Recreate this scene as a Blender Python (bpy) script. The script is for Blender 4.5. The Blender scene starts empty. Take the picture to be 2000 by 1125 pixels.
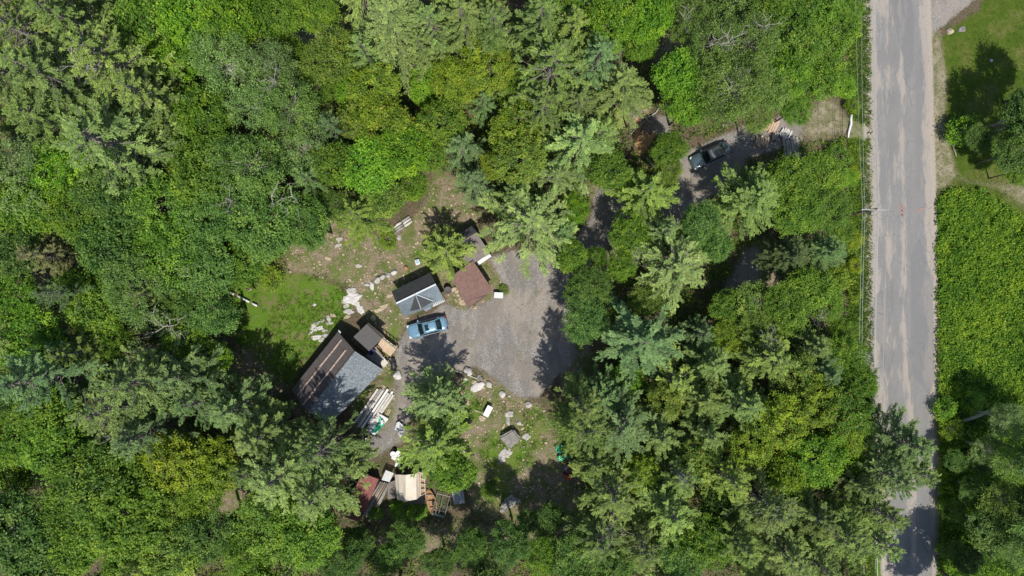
import bpy, bmesh, math, random
import numpy as np
from mathutils import Vector, Matrix

# ------------------------------------------------------------------ camera, light, exposure
H = 80.0            # drone height over the ground (m)
S = 2000 / 120.0    # photo pixels per metre on the ground
scene = bpy.context.scene
cam_d = bpy.data.cameras.new('camera'); cam = bpy.data.objects.new('camera', cam_d)
scene.collection.objects.link(cam)
cam.location = (0, 0, H); cam.rotation_euler = (0, 0, 0)
cam_d.lens = 24; cam_d.sensor_width = 36; cam_d.clip_end = 2000; cam_d.clip_start = 0.5
scene.camera = cam
world = bpy.data.worlds.new('World'); scene.world = world; world.use_nodes = True
wn = world.node_tree.nodes; wl = world.node_tree.links
sky = wn.new('ShaderNodeTexSky'); sky.sky_type = 'NISHITA'; sky.sun_disc = False
SUN_EL = math.radians(62); SUN_AZ = math.radians(165)
sky.sun_elevation = SUN_EL; sky.sun_rotation = SUN_AZ
wl.new(sky.outputs[0], wn['Background'].inputs[0]); wn['Background'].inputs[1].default_value = 0.125
sd = bpy.data.lights.new('sun', 'SUN'); so = bpy.data.objects.new('sun', sd); scene.collection.objects.link(so)
sd.energy = 4.6; sd.angle = math.radians(0.5); sd.color = (1.0, 0.955, 0.88)
sdir = Vector((math.sin(SUN_AZ) * math.cos(SUN_EL), math.cos(SUN_AZ) * math.cos(SUN_EL), math.sin(SUN_EL)))
so.rotation_euler = sdir.to_track_quat('Z', 'Y').to_euler()
scene.view_settings.view_transform = 'Standard'; scene.view_settings.look = 'None'
scene.view_settings.gamma = 1; scene.view_settings.use_curve_mapping = False
scene.view_settings.exposure = 0.0

# ------------------------------------------------------------------ helpers
rng = np.random.default_rng(7)
random.seed(7)
COL = scene.collection

def P(px, py, z=0.0):
    k = (H - z) / H
    return ((px - 1000) / S * k, (562.5 - py) / S * k, z)

def tag(o, label=None, cat=None, group=None, kind=None):
    if label: o['label'] = label
    if cat: o['category'] = cat
    if group: o['group'] = group
    if kind: o['kind'] = kind
    return o

def thing(name, label, cat, loc=(0, 0, 0), rz=0, group=None):
    o = bpy.data.objects.new(name, None); COL.objects.link(o)
    o.location = loc; o.rotation_euler = (0, 0, rz); o.empty_display_size = 0.3
    return tag(o, label, cat, group)

class MB:
    def __init__(s): s.v = []; s.f = []
    def add(s, vs, fs):
        n = len(s.v); s.v += [tuple(v) for v in vs]; s.f += [tuple(i + n for i in f) for f in fs]; return s
    def box(s, c, d, rz=0, tilt=0, M=None):
        x, y, z = d[0] / 2, d[1] / 2, d[2] / 2
        vs = [Vector((a * x, b * y, e * z)) for e in (-1, 1) for a, b in ((-1, -1), (1, -1), (1, 1), (-1, 1))]
        R = Matrix.Rotation(rz, 3, 'Z') @ Matrix.Rotation(tilt, 3, 'Y')
        vs = [R @ v + Vector(c) for v in vs]
        return s.add(vs, [(3, 2, 1, 0), (4, 5, 6, 7), (0, 1, 5, 4), (1, 2, 6, 5), (2, 3, 7, 6), (3, 0, 4, 7)])
    def slab(s, q, t):   # four top corners (ccw from above) thickened downwards
        q = [Vector(a) for a in q]; b = [a - Vector((0, 0, t)) for a in q]; n = len(q)
        return s.add(q + b, [tuple(range(n)), tuple(range(2 * n - 1, n - 1, -1))] +
                     [(i, i + n, (i + 1) % n + n, (i + 1) % n) for i in range(n)])
    def bar(s, a, b, w, h=None):
        a = Vector(a); b = Vector(b); h = h or w; d = (b - a); d.normalize()
        u = Vector((0, 0, 1)) if abs(d.z) < .95 else Vector((1, 0, 0))
        r = d.cross(u); r.normalize(); u = r.cross(d)
        vs = [p + r * (i * w / 2) + u * (j * h / 2) for p in (a, b) for i, j in ((-1, -1), (1, -1), (1, 1), (-1, 1))]
        return s.add(vs, [(0, 1, 2, 3), (7, 6, 5, 4), (0, 4, 5, 1), (1, 5, 6, 2), (2, 6, 7, 3), (3, 7, 4, 0)])
    def tube(s, pts, rad, n=6, cap=True):
        pts = [Vector(p) for p in pts]; rad = rad if hasattr(rad, '__len__') else [rad] * len(pts)
        base = len(s.v); ref = None
        for i, p in enumerate(pts):
            d = (pts[min(i + 1, len(pts) - 1)] - pts[max(i - 1, 0)])
            if d.length < 1e-6: d = Vector((0, 0, 1))
            d.normalize()
            if ref is None: ref = d.orthogonal().normalized()
            ref = (ref - d * ref.dot(d)); 
            if ref.length < 1e-4: ref = d.orthogonal()
            ref.normalize(); b = d.cross(ref)
            for k in range(n):
                t = 2 * math.pi * k / n
                s.v.append(tuple(p + (ref * math.cos(t) + b * math.sin(t)) * rad[i]))
        for i in range(len(pts) - 1):
            for k in range(n):
                a = base + i * n + k; c = base + i * n + (k + 1) % n
                s.f.append((a, c, c + n, a + n))
        if cap:
            s.f.append(tuple(base + k for k in range(n))[::-1])
            s.f.append(tuple(base + (len(pts) - 1) * n + k for k in range(n)))
        return s
    def lathe(s, prof, n=16, c=(0, 0, 0)):
        base = len(s.v)
        for r, z in prof:
            for k in range(n):
                t = 2 * math.pi * k / n; s.v.append((c[0] + r * math.cos(t), c[1] + r * math.sin(t), c[2] + z))
        for i in range(len(prof) - 1):
            for k in range(n):
                a = base + i * n + k; b = base + i * n + (k + 1) % n
                s.f.append((a, b, b + n, a + n))
        return s
    def mesh(s, name, mat, smooth=False):
        m = bpy.data.meshes.new(name); m.from_pydata(s.v, [], s.f); m.materials.append(mat)
        if smooth:
            m.polygons.foreach_set('use_smooth', [True] * len(m.polygons))
        m.update(); return m
    def build(s, name, mat, parent=None, smooth=False, bevel=0):
        m = s.mesh(name, mat, smooth)
        if bevel:
            bm = bmesh.new(); bm.from_mesh(m)
            bmesh.ops.bevel(bm, geom=bm.edges[:], offset=bevel, segments=2, affect='EDGES', clamp_overlap=True)
            bm.to_mesh(m); bm.free()
        o = bpy.data.objects.new(name, m); COL.objects.link(o)
        if parent: o.parent = parent
        return o

def single(mb, name, mat, label, cat, group=None, smooth=False, bevel=0, loc=None, rz=0):
    o = mb.build(name, mat, None, smooth, bevel)
    if loc: o.location = loc; o.rotation_euler = (0, 0, rz)
    return tag(o, label, cat, group)

def copy_tree(o, parent=None):
    c = o.copy(); COL.objects.link(c); c.parent = parent
    for ch in o.children: copy_tree(ch, c)
    return c

def quads_mesh(name, V, mat, attrs=None, idx=None):
    """V: (N,4,3) array of separate quads"""
    N = len(V); m = bpy.data.meshes.new(name)
    m.vertices.add(N * 4); m.vertices.foreach_set('co', V.reshape(-1).astype(np.float32))
    m.loops.add(N * 4); m.loops.foreach_set('vertex_index', np.arange(N * 4, dtype=np.int32))
    m.polygons.add(N); m.polygons.foreach_set('loop_start', np.arange(0, N * 4, 4, dtype=np.int32))
    if attrs:
        for k, a in attrs.items():
            at = m.attributes.new(k, 'FLOAT', 'FACE'); at.data.foreach_set('value', a.astype(np.float32))
    m.materials.append(mat); m.update(calc_edges=True); m.validate()
    return m

def norm(a): return a / np.maximum(np.linalg.norm(a, axis=-1, keepdims=True), 1e-9)

def leaf_quads(C, Nn, L, W, A=None):
    """rhombic leaves: centres, normals, lengths, widths, optional long axis"""
    n = len(C); Nn = norm(Nn)
    if A is None: A = rng.normal(size=(n, 3))
    A = norm(A - (A * Nn).sum(1, keepdims=True) * Nn); B = np.cross(Nn, A)
    L = np.broadcast_to(np.asarray(L, float).reshape(-1, 1), (n, 1)); W = np.broadcast_to(np.asarray(W, float).reshape(-1, 1), (n, 1))
    V = np.stack([C - A * L / 2, C - B * W / 2 + A * L * .08, C + A * L / 2, C + B * W / 2 + A * L * .08], 1)
    return V

# value noise in numpy
_tab = rng.random((257, 257))
def vnoise(x, y):
    x = np.asarray(x, float); y = np.asarray(y, float)
    xi = np.floor(x).astype(int); yi = np.floor(y).astype(int); fx = x - xi; fy = y - yi
    fx = fx * fx * (3 - 2 * fx); fy = fy * fy * (3 - 2 * fy)
    a = _tab[xi % 256, yi % 256]; b = _tab[(xi + 1) % 256, yi % 256]; c = _tab[xi % 256, (yi + 1) % 256]; d = _tab[(xi + 1) % 256, (yi + 1) % 256]
    return (a * (1 - fx) + b * fx) * (1 - fy) + (c * (1 - fx) + d * fx) * fy
def fbm(x, y, o=4):
    s = 0; a = .5
    for i in range(o): s = s + a * vnoise(x * 2 ** i + 17 * i, y * 2 ** i + 31 * i); a /= 2
    return s / (1 - .5 ** o)

# ------------------------------------------------------------------ materials
class N:
    """small node helper"""
    def __init__(s, name):
        s.m = bpy.data.materials.new(name); s.m.use_nodes = True
        s.t = s.m.node_tree; s.b = s.t.nodes['Principled BSDF']; s.out = s.t.nodes['Material Output']
        s.coord = None
    def n(s, ty, **k):
        x = s.t.nodes.new(ty)
        for a, v in k.items(): setattr(x, a, v)
        return x
    def l(s, a, b): s.t.links.new(a, b)
    def pos(s, which='Object'):
        if s.coord is None: s.coord = s.n('ShaderNodeTexCoord')
        return s.coord.outputs[which]
    def noise(s, scale, detail=4, rough=.6, vec=None, dist=0, dim='3D'):
        x = s.n('ShaderNodeTexNoise'); x.inputs['Scale'].default_value = scale; x.inputs['Detail'].default_value = detail
        x.inputs['Roughness'].default_value = rough; x.inputs['Distortion'].default_value = dist
        s.l(vec or s.pos(), x.inputs['Vector']); return x.outputs['Fac']
    def vor(s, scale, vec=None, out='Color', feature='F1'):
        x = s.n('ShaderNodeTexVoronoi'); x.feature = feature; x.inputs['Scale'].default_value = scale
        s.l(vec or s.pos(), x.inputs['Vector']); return x.outputs[out]
    def ramp(s, fac, stops):
        x = s.n('ShaderNodeValToRGB'); e = x.color_ramp.elements
        while len(e) < len(stops): e.new(.5)
        for i, (p, c) in enumerate(stops):
            e[i].position = p; e[i].color = (c, c, c, 1) if not hasattr(c, '__len__') else (*c[:3], 1)
        s.l(fac, x.inputs[0]); return x.outputs[0]
    def mix(s, fac, a, b, mode='MIX'):
        x = s.n('ShaderNodeMix', data_type='RGBA', blend_type=mode)
        for sock, v in ((x.inputs[0], fac), (x.inputs[6], a), (x.inputs[7], b)):
            if hasattr(v, 'is_output') or hasattr(v, 'links'): s.l(v, sock)
            elif hasattr(v, '__len__'): sock.default_value = (*v[:3], 1)
            else: sock.default_value = v
        return x.outputs[2]
    def math(s, op, a, b=0.0, c=None, clamp=False):
        x = s.n('ShaderNodeMath', operation=op, use_clamp=clamp)
        for i, v in enumerate((a, b, c)):
            if v is None: continue
            if hasattr(v, 'links'): s.l(v, x.inputs[i])
            else: x.inputs[i].default_value = v
        return x.outputs[0]
    def attr(s, name):
        x = s.n('ShaderNodeAttribute'); x.attribute_name = name; return x
    def scalevec(s, v, sc):
        x = s.n('ShaderNodeMapping'); x.inputs['Scale'].default_value = sc; s.l(v, x.inputs[0]); return x.outputs[0]
    def bump(s, h, st=.3, d=.05):
        x = s.n('ShaderNodeBump'); x.inputs['Strength'].default_value = st; x.inputs['Distance'].default_value = d
        s.l(h, x.inputs['Height']); s.l(x.outputs[0], s.b.inputs['Normal'])
    def fin(s, col=None, rough=.8, spec=.3, metal=0):
        if col is not None:
            if hasattr(col, 'links'): s.l(col, s.b.inputs['Base Color'])
            else: s.b.inputs['Base Color'].default_value = (*col[:3], 1)
        s.b.inputs['Roughness'].default_value = rough; s.b.inputs['Specular IOR Level'].default_value = spec
        s.b.inputs['Metallic'].default_value = metal
        return s.m

def mat_var(name, c, var=.25, scale=3, rough=.75, spec=.3, metal=0, bump=0, c2=None, stretch=None):
    a = N(name); v = a.pos()
    if stretch: v = a.scalevec(v, stretch)
    f = a.noise(scale, 5, .65, v)
    lo = tuple(x * (1 - var) for x in c); hi = c2 or tuple(min(1, x * (1 + var)) for x in c)
    col = a.ramp(f, [(.3, lo), (.7, hi)])
    col = a.mix(a.ramp(a.noise(scale * 9, 3, .6), [(.35, .0), (.75, .35)]), col, tuple(x * .6 for x in c))
    if bump: a.bump(f, bump, .03)
    return a.fin(col, rough, spec, metal)

def leaf_material(name, rough=.5, spec=.35, trans=.3, hue=.03, tipcol=None, tipamt=0.0):
    a = N(name)
    oi = a.n('ShaderNodeObjectInfo')
    t = a.attr('tint').outputs['Fac']
    base = oi.outputs['Color']
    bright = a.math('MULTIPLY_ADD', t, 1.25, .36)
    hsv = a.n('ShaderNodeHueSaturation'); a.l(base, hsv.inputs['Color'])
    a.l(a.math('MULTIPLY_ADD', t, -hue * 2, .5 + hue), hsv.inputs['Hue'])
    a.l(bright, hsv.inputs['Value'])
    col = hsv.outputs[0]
    if tipcol:
        col = a.mix(a.math('MULTIPLY', a.math('GREATER_THAN', a.attr('tip').outputs['Fac'], 1 - tipamt), .75), col, tipcol)
    a.l(col, a.b.inputs['Base Color'])
    a.b.inputs['Roughness'].default_value = rough; a.b.inputs['Specular IOR Level'].default_value = spec
    tr = a.n('ShaderNodeBsdfTranslucent'); tc = a.mix(1.0, col, (1.35, 1.25, .45), 'MULTIPLY'); a.l(tc, tr.inputs[0])
    ms = a.n('ShaderNodeMixShader'); ms.inputs[0].default_value = trans
    a.l(a.b.outputs[0], ms.inputs[1]); a.l(tr.outputs[0], ms.inputs[2]); a.l(ms.outputs[0], a.out.inputs[0])
    return a.m

M = {}
M['leaf'] = leaf_material('broad_leaf', .5, .35, .3)
M['leaf_red'] = leaf_material('maple_leaf', .5, .3, .3, .03, (.26, .15, .035), .07)
M['leaf_birch'] = leaf_material('birch_leaf', .5, .5, .3, .02)
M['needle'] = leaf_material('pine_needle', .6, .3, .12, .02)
M['fern'] = leaf_material('fern_leaf', .6, .25, .3, .04)
M['bark'] = mat_var('grey_bark', (.20, .175, .15), .4, 6, .9, .1, bump=.5, stretch=(1, 1, .2))
M['bark_pale'] = mat_var('pale_bark', (.42, .39, .34), .35, 5, .85, .15, bump=.3)
M['rock'] = mat_var('granite', (.50, .465, .42), .35, 1.6, .85, .25, bump=.6, c2=(.64, .61, .57))
M['rock_tan'] = mat_var('tan_rock', (.50, .39, .26), .3, 1.6, .85, .25, bump=.6, c2=(.62, .52, .38))
M['rock_grey'] = mat_var('grey_rock', (.25, .235, .21), .4, 1.6, .85, .25, bump=.8)
M['rock_white'] = mat_var('white_rock', (.60, .58, .55), .2, 1.6, .85, .25, bump=.5)

def ground_material():
    a = N('ground_cover')
    A = a.attr('mA').outputs['Color']; B = a.attr('mB').outputs['Color']
    sa = a.n('ShaderNodeSeparateColor'); a.l(A, sa.inputs[0]); sb = a.n('ShaderNodeSeparateColor'); a.l(B, sb.inputs[0])
    n1 = a.noise(.9, 8, .7); n2 = a.noise(6, 5, .7); n3 = a.noise(26, 3, .7); n0 = a.noise(.25, 5, .6)
    def mk(w, amp=.75, nn=n1):
        x = a.math('ADD', w, a.math('MULTIPLY', a.math('SUBTRACT', nn, .5), amp))
        x = a.math('ADD', x, a.math('MULTIPLY', a.math('SUBTRACT', n2, .5), .5))
        return a.ramp(x, [(.38, 0.0), (.62, 1.0)])
    # forest litter
    col = a.ramp(n2, [(.3, (.05, .04, .026)), (.5, (.12, .09, .06)), (.72, (.25, .185, .125))])
    col = a.mix(a.ramp(n1, [(.45, 0.), (.62, .7)]), col, (.045, .075, .018))
    # dirt: tan litter with straw flecks and green weeds
    d = a.ramp(n2, [(.25, (.10, .075, .052)), (.5, (.23, .18, .13)), (.75, (.40, .335, .255))])
    d = a.mix(a.ramp(n0, [(.4, 0.), (.7, .5)]), d, (.27, .19, .125))
    d = a.mix(a.ramp(a.noise(.7, 7, .75), [(.43, 0.), (.55, .85)]), d, a.ramp(n3, [(.3, (.05, .085, .015)), (.7, (.15, .19, .045))]))
    d = a.mix(a.ramp(a.vor(4.5, None, 'Distance'), [(.07, .8), (.13, 0.)]), d, (.55, .47, .36))
    col = a.mix(mk(sa.outputs[1]), col, d)
    # grass
    g = a.ramp(n2, [(.25, (.05, .095, .012)), (.5, (.09, .17, .018)), (.75, (.155, .25, .03))])
    g = a.mix(a.ramp(n0, [(.45, 0.), (.7, .45)]), g, (.17, .16, .05))
    g = a.mix(a.ramp(a.noise(.8, 7, .75), [(.50, 0.), (.62, .75)]), g, (.2, .15, .09))
    col = a.mix(mk(sa.outputs[2]), col, g)
    # gravel
    pv = a.vor(13, None, 'Color')
    pvf = a.n('ShaderNodeSeparateColor'); a.l(pv, pvf.inputs[0])
    gr = a.ramp(pvf.outputs[0], [(0., (.18, .165, .155)), (.5, (.31, .295, .28)), (.88, (.42, .40, .38)), (1., (.66, .64, .62))])
    gr = a.mix(a.ramp(n3, [(.38, .7), (.62, 0.)]), gr, (.12, .112, .10))
    gr = a.mix(a.ramp(a.noise(.22, 5, .6), [(.40, 0.), (.56, .8)]), gr, a.ramp(n3, [(.3, (.23, .195, .16)), (.7, (.38, .33, .275))]))
    gr = a.mix(a.ramp(a.noise(.5, 5, .7), [(.55, 0.), (.68, .55)]), gr, (.12, .135, .055))
    gr = a.mix(a.ramp(a.noise(.35, 6, .7, a.scalevec(a.pos(), (1.2, .5, 1))), [(.46, .45), (.56, 0.)]), gr, (.14, .13, .118))
    col = a.mix(mk(sa.outputs[0], .8), col, gr)
    # lawn
    at4 = a.attr('mC').outputs['Color']; sc = a.n('ShaderNodeSeparateColor'); a.l(at4, sc.inputs[0])
    lw = a.ramp(a.noise(.35, 6, .65), [(.30, (.05, .105, .010)), (.5, (.09, .135, .016)), (.66, (.175, .17, .055))])
    lw = a.mix(a.ramp(n3, [(.35, .45), (.7, 0.)]), lw, (.04, .07, .012))
    col = a.mix(mk(sc.outputs[0], .5), col, lw)
    # meadow floor
    mdw = a.ramp(n2, [(.3, (.03, .06, .008)), (.7, (.08, .15, .015))])
    col = a.mix(mk(sb.outputs[0], .3), col, mdw)
    # dry shoulder grass / sand
    sdry = a.ramp(n3, [(.3, (.20, .17, .115)), (.7, (.40, .35, .26))])
    sdry = a.mix(a.ramp(n1, [(.42, 0.), (.58, .75)]), sdry, a.ramp(n3, [(.35, (.08, .10, .03)), (.7, (.2, .2, .09))]))
    col = a.mix(mk(sb.outputs[1], .55), col, sdry)
    ssand = a.ramp(n2, [(.3, (.31, .265, .22)), (.7, (.43, .38, .32))])
    col = a.mix(mk(sb.outputs[2], .35), col, ssand)
    # orange sawdust
    col = a.mix(mk(sc.outputs[1], .5), col, a.ramp(n2, [(.3, (.35, .20, .09)), (.7, (.55, .34, .17))]))
    h = a.math('ADD', n2, a.math('MULTIPLY', n3, .6))
    a.bump(h, .55, .06)
    return a.fin(col, .92, .1)
M['ground'] = ground_material()

# ------------------------------------------------------------------ ground regions
def poly_mask(pts, x, y, soft=1.0):
    """signed distance based soft mask; pts in photo pixels at ground level"""
    q = np.array([P(a, b)[:2] for a, b in pts]); n = len(q)
    inside = np.zeros(x.shape, bool); dist = np.full(x.shape, 1e9)
    for i in range(n):
        x1, y1 = q[i]; x2, y2 = q[(i + 1) % n]
        c = ((y1 > y) != (y2 > y)) & (x < (x2 - x1) * (y - y1) / (y2 - y1 + 1e-12) + x1)
        inside ^= c
        dx, dy = x2 - x1, y2 - y1; t = np.clip(((x - x1) * dx + (y - y1) * dy) / (dx * dx + dy * dy + 1e-9), 0, 1)
        dist = np.minimum(dist, np.hypot(x - x1 - t * dx, y - y1 - t * dy))
    d = np.where(inside, dist, -dist)
    return np.clip(.5 + d / (2 * soft), 0, 1)
def line_mask(pts, w, x, y, soft=1.0):
    q = [P(a, b)[:2] for a, b in pts]; dist = np.full(x.shape, 1e9)
    for (x1, y1), (x2, y2) in zip(q[:-1], q[1:]):
        dx, dy = x2 - x1, y2 - y1; t = np.clip(((x - x1) * dx + (y - y1) * dy) / (dx * dx + dy * dy + 1e-9), 0, 1)
        dist = np.minimum(dist, np.hypot(x - x1 - t * dx, y - y1 - t * dy))
    return np.clip(.5 + (w / 2 - dist) / (2 * soft), 0, 1)
def blob(px, py, rx, ry, n=12):
    return [(px + rx * math.cos(t * 2 * math.pi / n), py + ry * math.sin(t * 2 * math.pi / n)) for t in range(n)]
mx = np.maximum
YARD = [(868, 592), (905, 606), (960, 585), (985, 560), (955, 505), (1000, 490), (1085, 490), (1105, 560), (1122, 640), (1125, 700), (1085, 740), (1048, 778), (1005, 772), (965, 738), (930, 716), (880, 728), (850, 750), (790, 750), (772, 705), (780, 665), (800, 632), (845, 610)]
ROADL = [(1697, 0), (1700, 400), (1703, 700), (1722, 860), (1733, 1125)]
def road_left(y):   # x of the road's left edge at world y
    ys = np.array([P(0, b)[1] for a, b in ROADL])[::-1]; xs = np.array([P(a, 0)[0] for a, b in ROADL])[::-1]
    return np.interp(y, ys, xs)
def road_right(y):
    pts = [(1810, 0), (1821, 400), (1829, 800), (1833, 1125)]
    ys = np.array([P(0, b)[1] for a, b in pts])[::-1]; xs = np.array([P(a, 0)[0] for a, b in pts])[::-1]
    return np.interp(y, ys, xs)
def regions(x, y):
    r = {}
    g = poly_mask(YARD, x, y, .8)
    g = mx(g, line_mask([(1100, 530), (1150, 480), (1185, 430), (1190, 390)], 3.4, x, y, .7))
    g = mx(g, line_mask([(1185, 420), (1260, 430), (1330, 400), (1390, 330), (1450, 280), (1540, 255)], 3.8, x, y, .8) * .9)
    g = mx(g, poly_mask([(1330, 300), (1440, 250), (1460, 320), (1400, 380), (1320, 400), (1300, 330)], x, y, .8) * .9)
    g = mx(g, poly_mask([(1270, 225), (1310, 225), (1310, 262), (1265, 268)], x, y, .6))
    g = mx(g, line_mask([(790, 745), (790, 800), (770, 850), (700, 890)], 3.0, x, y, 1.2) * .72)
    g = mx(g, poly_mask([(1812, -200), (1960, -200), (1905, 0), (1868, 28), (1830, 60), (1822, 110), (1814, 110)], x, y, .7))
    g = mx(g, poly_mask([(1450, 480), (1490, 480), (1490, 570), (1440, 590), (1410, 560)], x, y, .9) * .7)
    r['gravel'] = g
    d = poly_mask([(850, 330), (905, 350), (945, 420), (905, 460), (880, 520), (865, 560), (800, 620), (780, 660), (750, 650), (690, 600), (680, 555), (640, 545), (560, 530), (555, 480), (620, 470), (640, 430), (760, 470), (800, 430), (830, 400)], x, y, 1.2)
    d = mx(d, poly_mask([(870, 735), (960, 730), (1000, 765), (1060, 790), (1090, 860), (1075, 960), (1010, 1020), (930, 1010), (900, 900), (880, 800)], x, y, 1.2) * .9)
    for b in ((1495, 520, 55, 55), (1125, 720, 35, 80), (590, 60, 60, 50), (800, 90, 40, 60), (925, 560, 62, 62), (730, 690, 60, 50), (740, 800, 60, 60), (500, 730, 80, 60), (600, 830, 60, 60), (1170, 370, 40, 25), (1190, 500, 35, 60), (20, 950, 50, 40), (1080, 960, 60, 90), (900, 1060, 180, 40), (450, 990, 60, 70), (1310, 100, 40, 40), (1240, 230, 40, 30)):
        d = mx(d, poly_mask(blob(*b), x, y, 1.2) * .85)
    r['dirt'] = d
    gs = poly_mask([(430, 560), (520, 530), (600, 535), (660, 555), (690, 600), (655, 640), (600, 700), (565, 750), (530, 730), (500, 690), (440, 650), (400, 610)], x, y, 1.3)
    for b in ((680, 530, 40, 22), (770, 650, 28, 30), (705, 765, 26, 50), (640, 700, 30, 30), (770, 720, 20, 40), (870, 800, 90, 60), (850, 490, 60, 40), (920, 605, 22, 12), (980, 590, 25, 22), (990, 880, 70, 60), (930, 790, 40, 30), (1040, 840, 40, 60), (840, 985, 70, 22), (760, 740, 16, 40), (975, 950, 40, 60)):
        gs = mx(gs, poly_mask(blob(*b), x, y, 1.6) * .62)
    gs = mx(gs, np.where((x > P(1652, 0)[0]) & (x < road_left(y)), 1.0, 0.0) * np.clip((x - P(1648, 0)[0]) / 1.0, 0, 1) * .8)
    r['grass'] = gs
    r['lawn'] = poly_mask([(1822, 100), (1850, 60), (1915, 20), (1960, -200), (2600, -200), (2600, 520), (2060, 440), (2000, 425), (1935, 395), (1900, 372), (1822, 372)], x, y, .8)
    r['meadow'] = mx(poly_mask([(1829, 385), (1850, 372), (1920, 372), (2000, 432), (2100, 450), (2600, 520), (2600, 1600), (1833, 1600)], x, y, .5), 0)
    r['dry'] = mx(mx(poly_mask([(1815, 70), (1835, 60), (1850, 150), (1845, 250), (1870, 340), (1850, 365), (1820, 372)], x, y, 1.1), poly_mask([(1570, 215), (1610, 175), (1640, 190), (1660, 225), (1700, 245), (1695, 280), (1640, 270), (1590, 284), (1555, 268)], x, y, 1.6) * .72), poly_mask([(1860, 330), (1900, 345), (2040, 350), (2100, 440), (2000, 415), (1935, 375), (1860, 360)], x, y, 1.6) * .66)
    sh = np.clip(1 - np.abs(x - (road_left(y) - .1)) / 1.2, 0, 1)
    r['sand'] = mx(sh, np.clip(1 - np.abs(x - (road_right(y) + .1)) / .8, 0, 1))
    r['orange'] = mx(poly_mask([(1240, 228), (1262, 236), (1280, 262), (1262, 296), (1248, 306), (1238, 270)], x, y, .5), poly_mask(blob(790, 90, 20, 14), x, y, .6) * .7)
    return r
def gz(x, y):
    x = np.asarray(x, float); y = np.asarray(y, float)
    op = mx(poly_mask([(840, 330), (1120, 480), (1140, 760), (1060, 1000), (680, 1050), (540, 780), (440, 640), (600, 500)], x, y, 2.5), 0)
    op = mx(op, np.clip((x - 36) / 3, 0, 1))
    op = mx(op, line_mask([(1100, 530), (1200, 420), (1390, 330), (1620, 250)], 5, x, y, 2))
    return (fbm(x * .12 + 50, y * .12 + 50, 3) - .5) * 1.2 * (1 - op) + (fbm(x * .5, y * .5, 2) - .5) * .08 * (1 - np.clip((x - 39) / 1.5, 0, 1))
def gz1(x, y): return float(gz(np.array([x]), np.array([y]))[0])

def build_ground():
    fx = np.arange(-63, 63.01, .3); fy = np.arange(-37, 37.01, .3)
    ex = np.array([3, 7, 13, 22, 35, 60, 110, 200, 380])
    xs = np.concatenate([-63 - ex[::-1], fx, 63 + ex]); ys = np.concatenate([-37 - ex[::-1], fy, 37 + ex])
    X, Y = np.meshgrid(xs, ys); nx, ny = len(xs), len(ys)
    x = X.ravel(); y = Y.ravel(); R = regions(x, y)
    z = gz(x, y)
    onroad = (x > road_left(y) - .5) & (x < road_right(y) + .5)
    z = np.where(onroad, -.02, z)
    fine = .035 * (rng.random(len(x)) - .5); z = z + fine * (1 - onroad)
    co = np.stack([x, y, z], 1)
    i, j = np.meshgrid(np.arange(nx - 1), np.arange(ny - 1)); a = (j * nx + i).ravel()
    F = np.stack([a, a + 1, a + nx + 1, a + nx], 1)
    def fc(k): return R[k][F].mean(1)
    cls = np.zeros(len(F), int)
    names = ['forest_floor', 'dirt_clearing', 'grass_patch', 'gravel_yard', 'lawn', 'meadow', 'roadside_verge', 'driveway']
    cls[fc('dirt') > .5] = 1; cls[fc('grass') > .5] = 2
    cx = x[F].mean(1); cy = y[F].mean(1)
    cls[(fc('grass') > .5) & (cx > 35)] = 6
    gg = fc('gravel') > .5; cls[gg] = 3; cls[gg & (cx > 7.2)] = 7
    cls[fc('lawn') > .5] = 4; cls[fc('meadow') > .5] = 5; cls[(fc('dry') > .5) | (fc('sand') > .3)] = 6
    mA = np.stack([R['gravel'], R['dirt'], R['grass'], np.ones_like(x)], 1)
    mB = np.stack([R['meadow'], R['dry'], R['sand'], np.ones_like(x)], 1)
    mC = np.stack([R['lawn'], R['orange'], 0 * x, np.ones_like(x)], 1)
    for c, nm in enumerate(names):
        f = F[cls == c]
        if not len(f): continue
        u, inv = np.unique(f, return_inverse=True); f2 = inv.reshape(-1, 4)
        m = bpy.data.meshes.new(nm)
        m.vertices.add(len(u)); m.vertices.foreach_set('co', co[u].ravel().astype(np.float32))
        m.loops.add(f2.size); m.loops.foreach_set('vertex_index', f2.ravel().astype(np.int32))
        m.polygons.add(len(f2)); m.polygons.foreach_set('loop_start', np.arange(0, f2.size, 4, dtype=np.int32))
        m.polygons.foreach_set('use_smooth', np.ones(len(f2), bool))
        for k, arr in (('mA', mA), ('mB', mB), ('mC', mC)):
            at = m.attributes.new(k, 'FLOAT_COLOR', 'POINT'); at.data.foreach_set('color', arr[u].ravel().astype(np.float32))
        m.materials.append(M['ground']); m.update(calc_edges=True)
        o = bpy.data.objects.new(nm, m); COL.objects.link(o); o['kind'] = 'structure'
build_ground()

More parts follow.
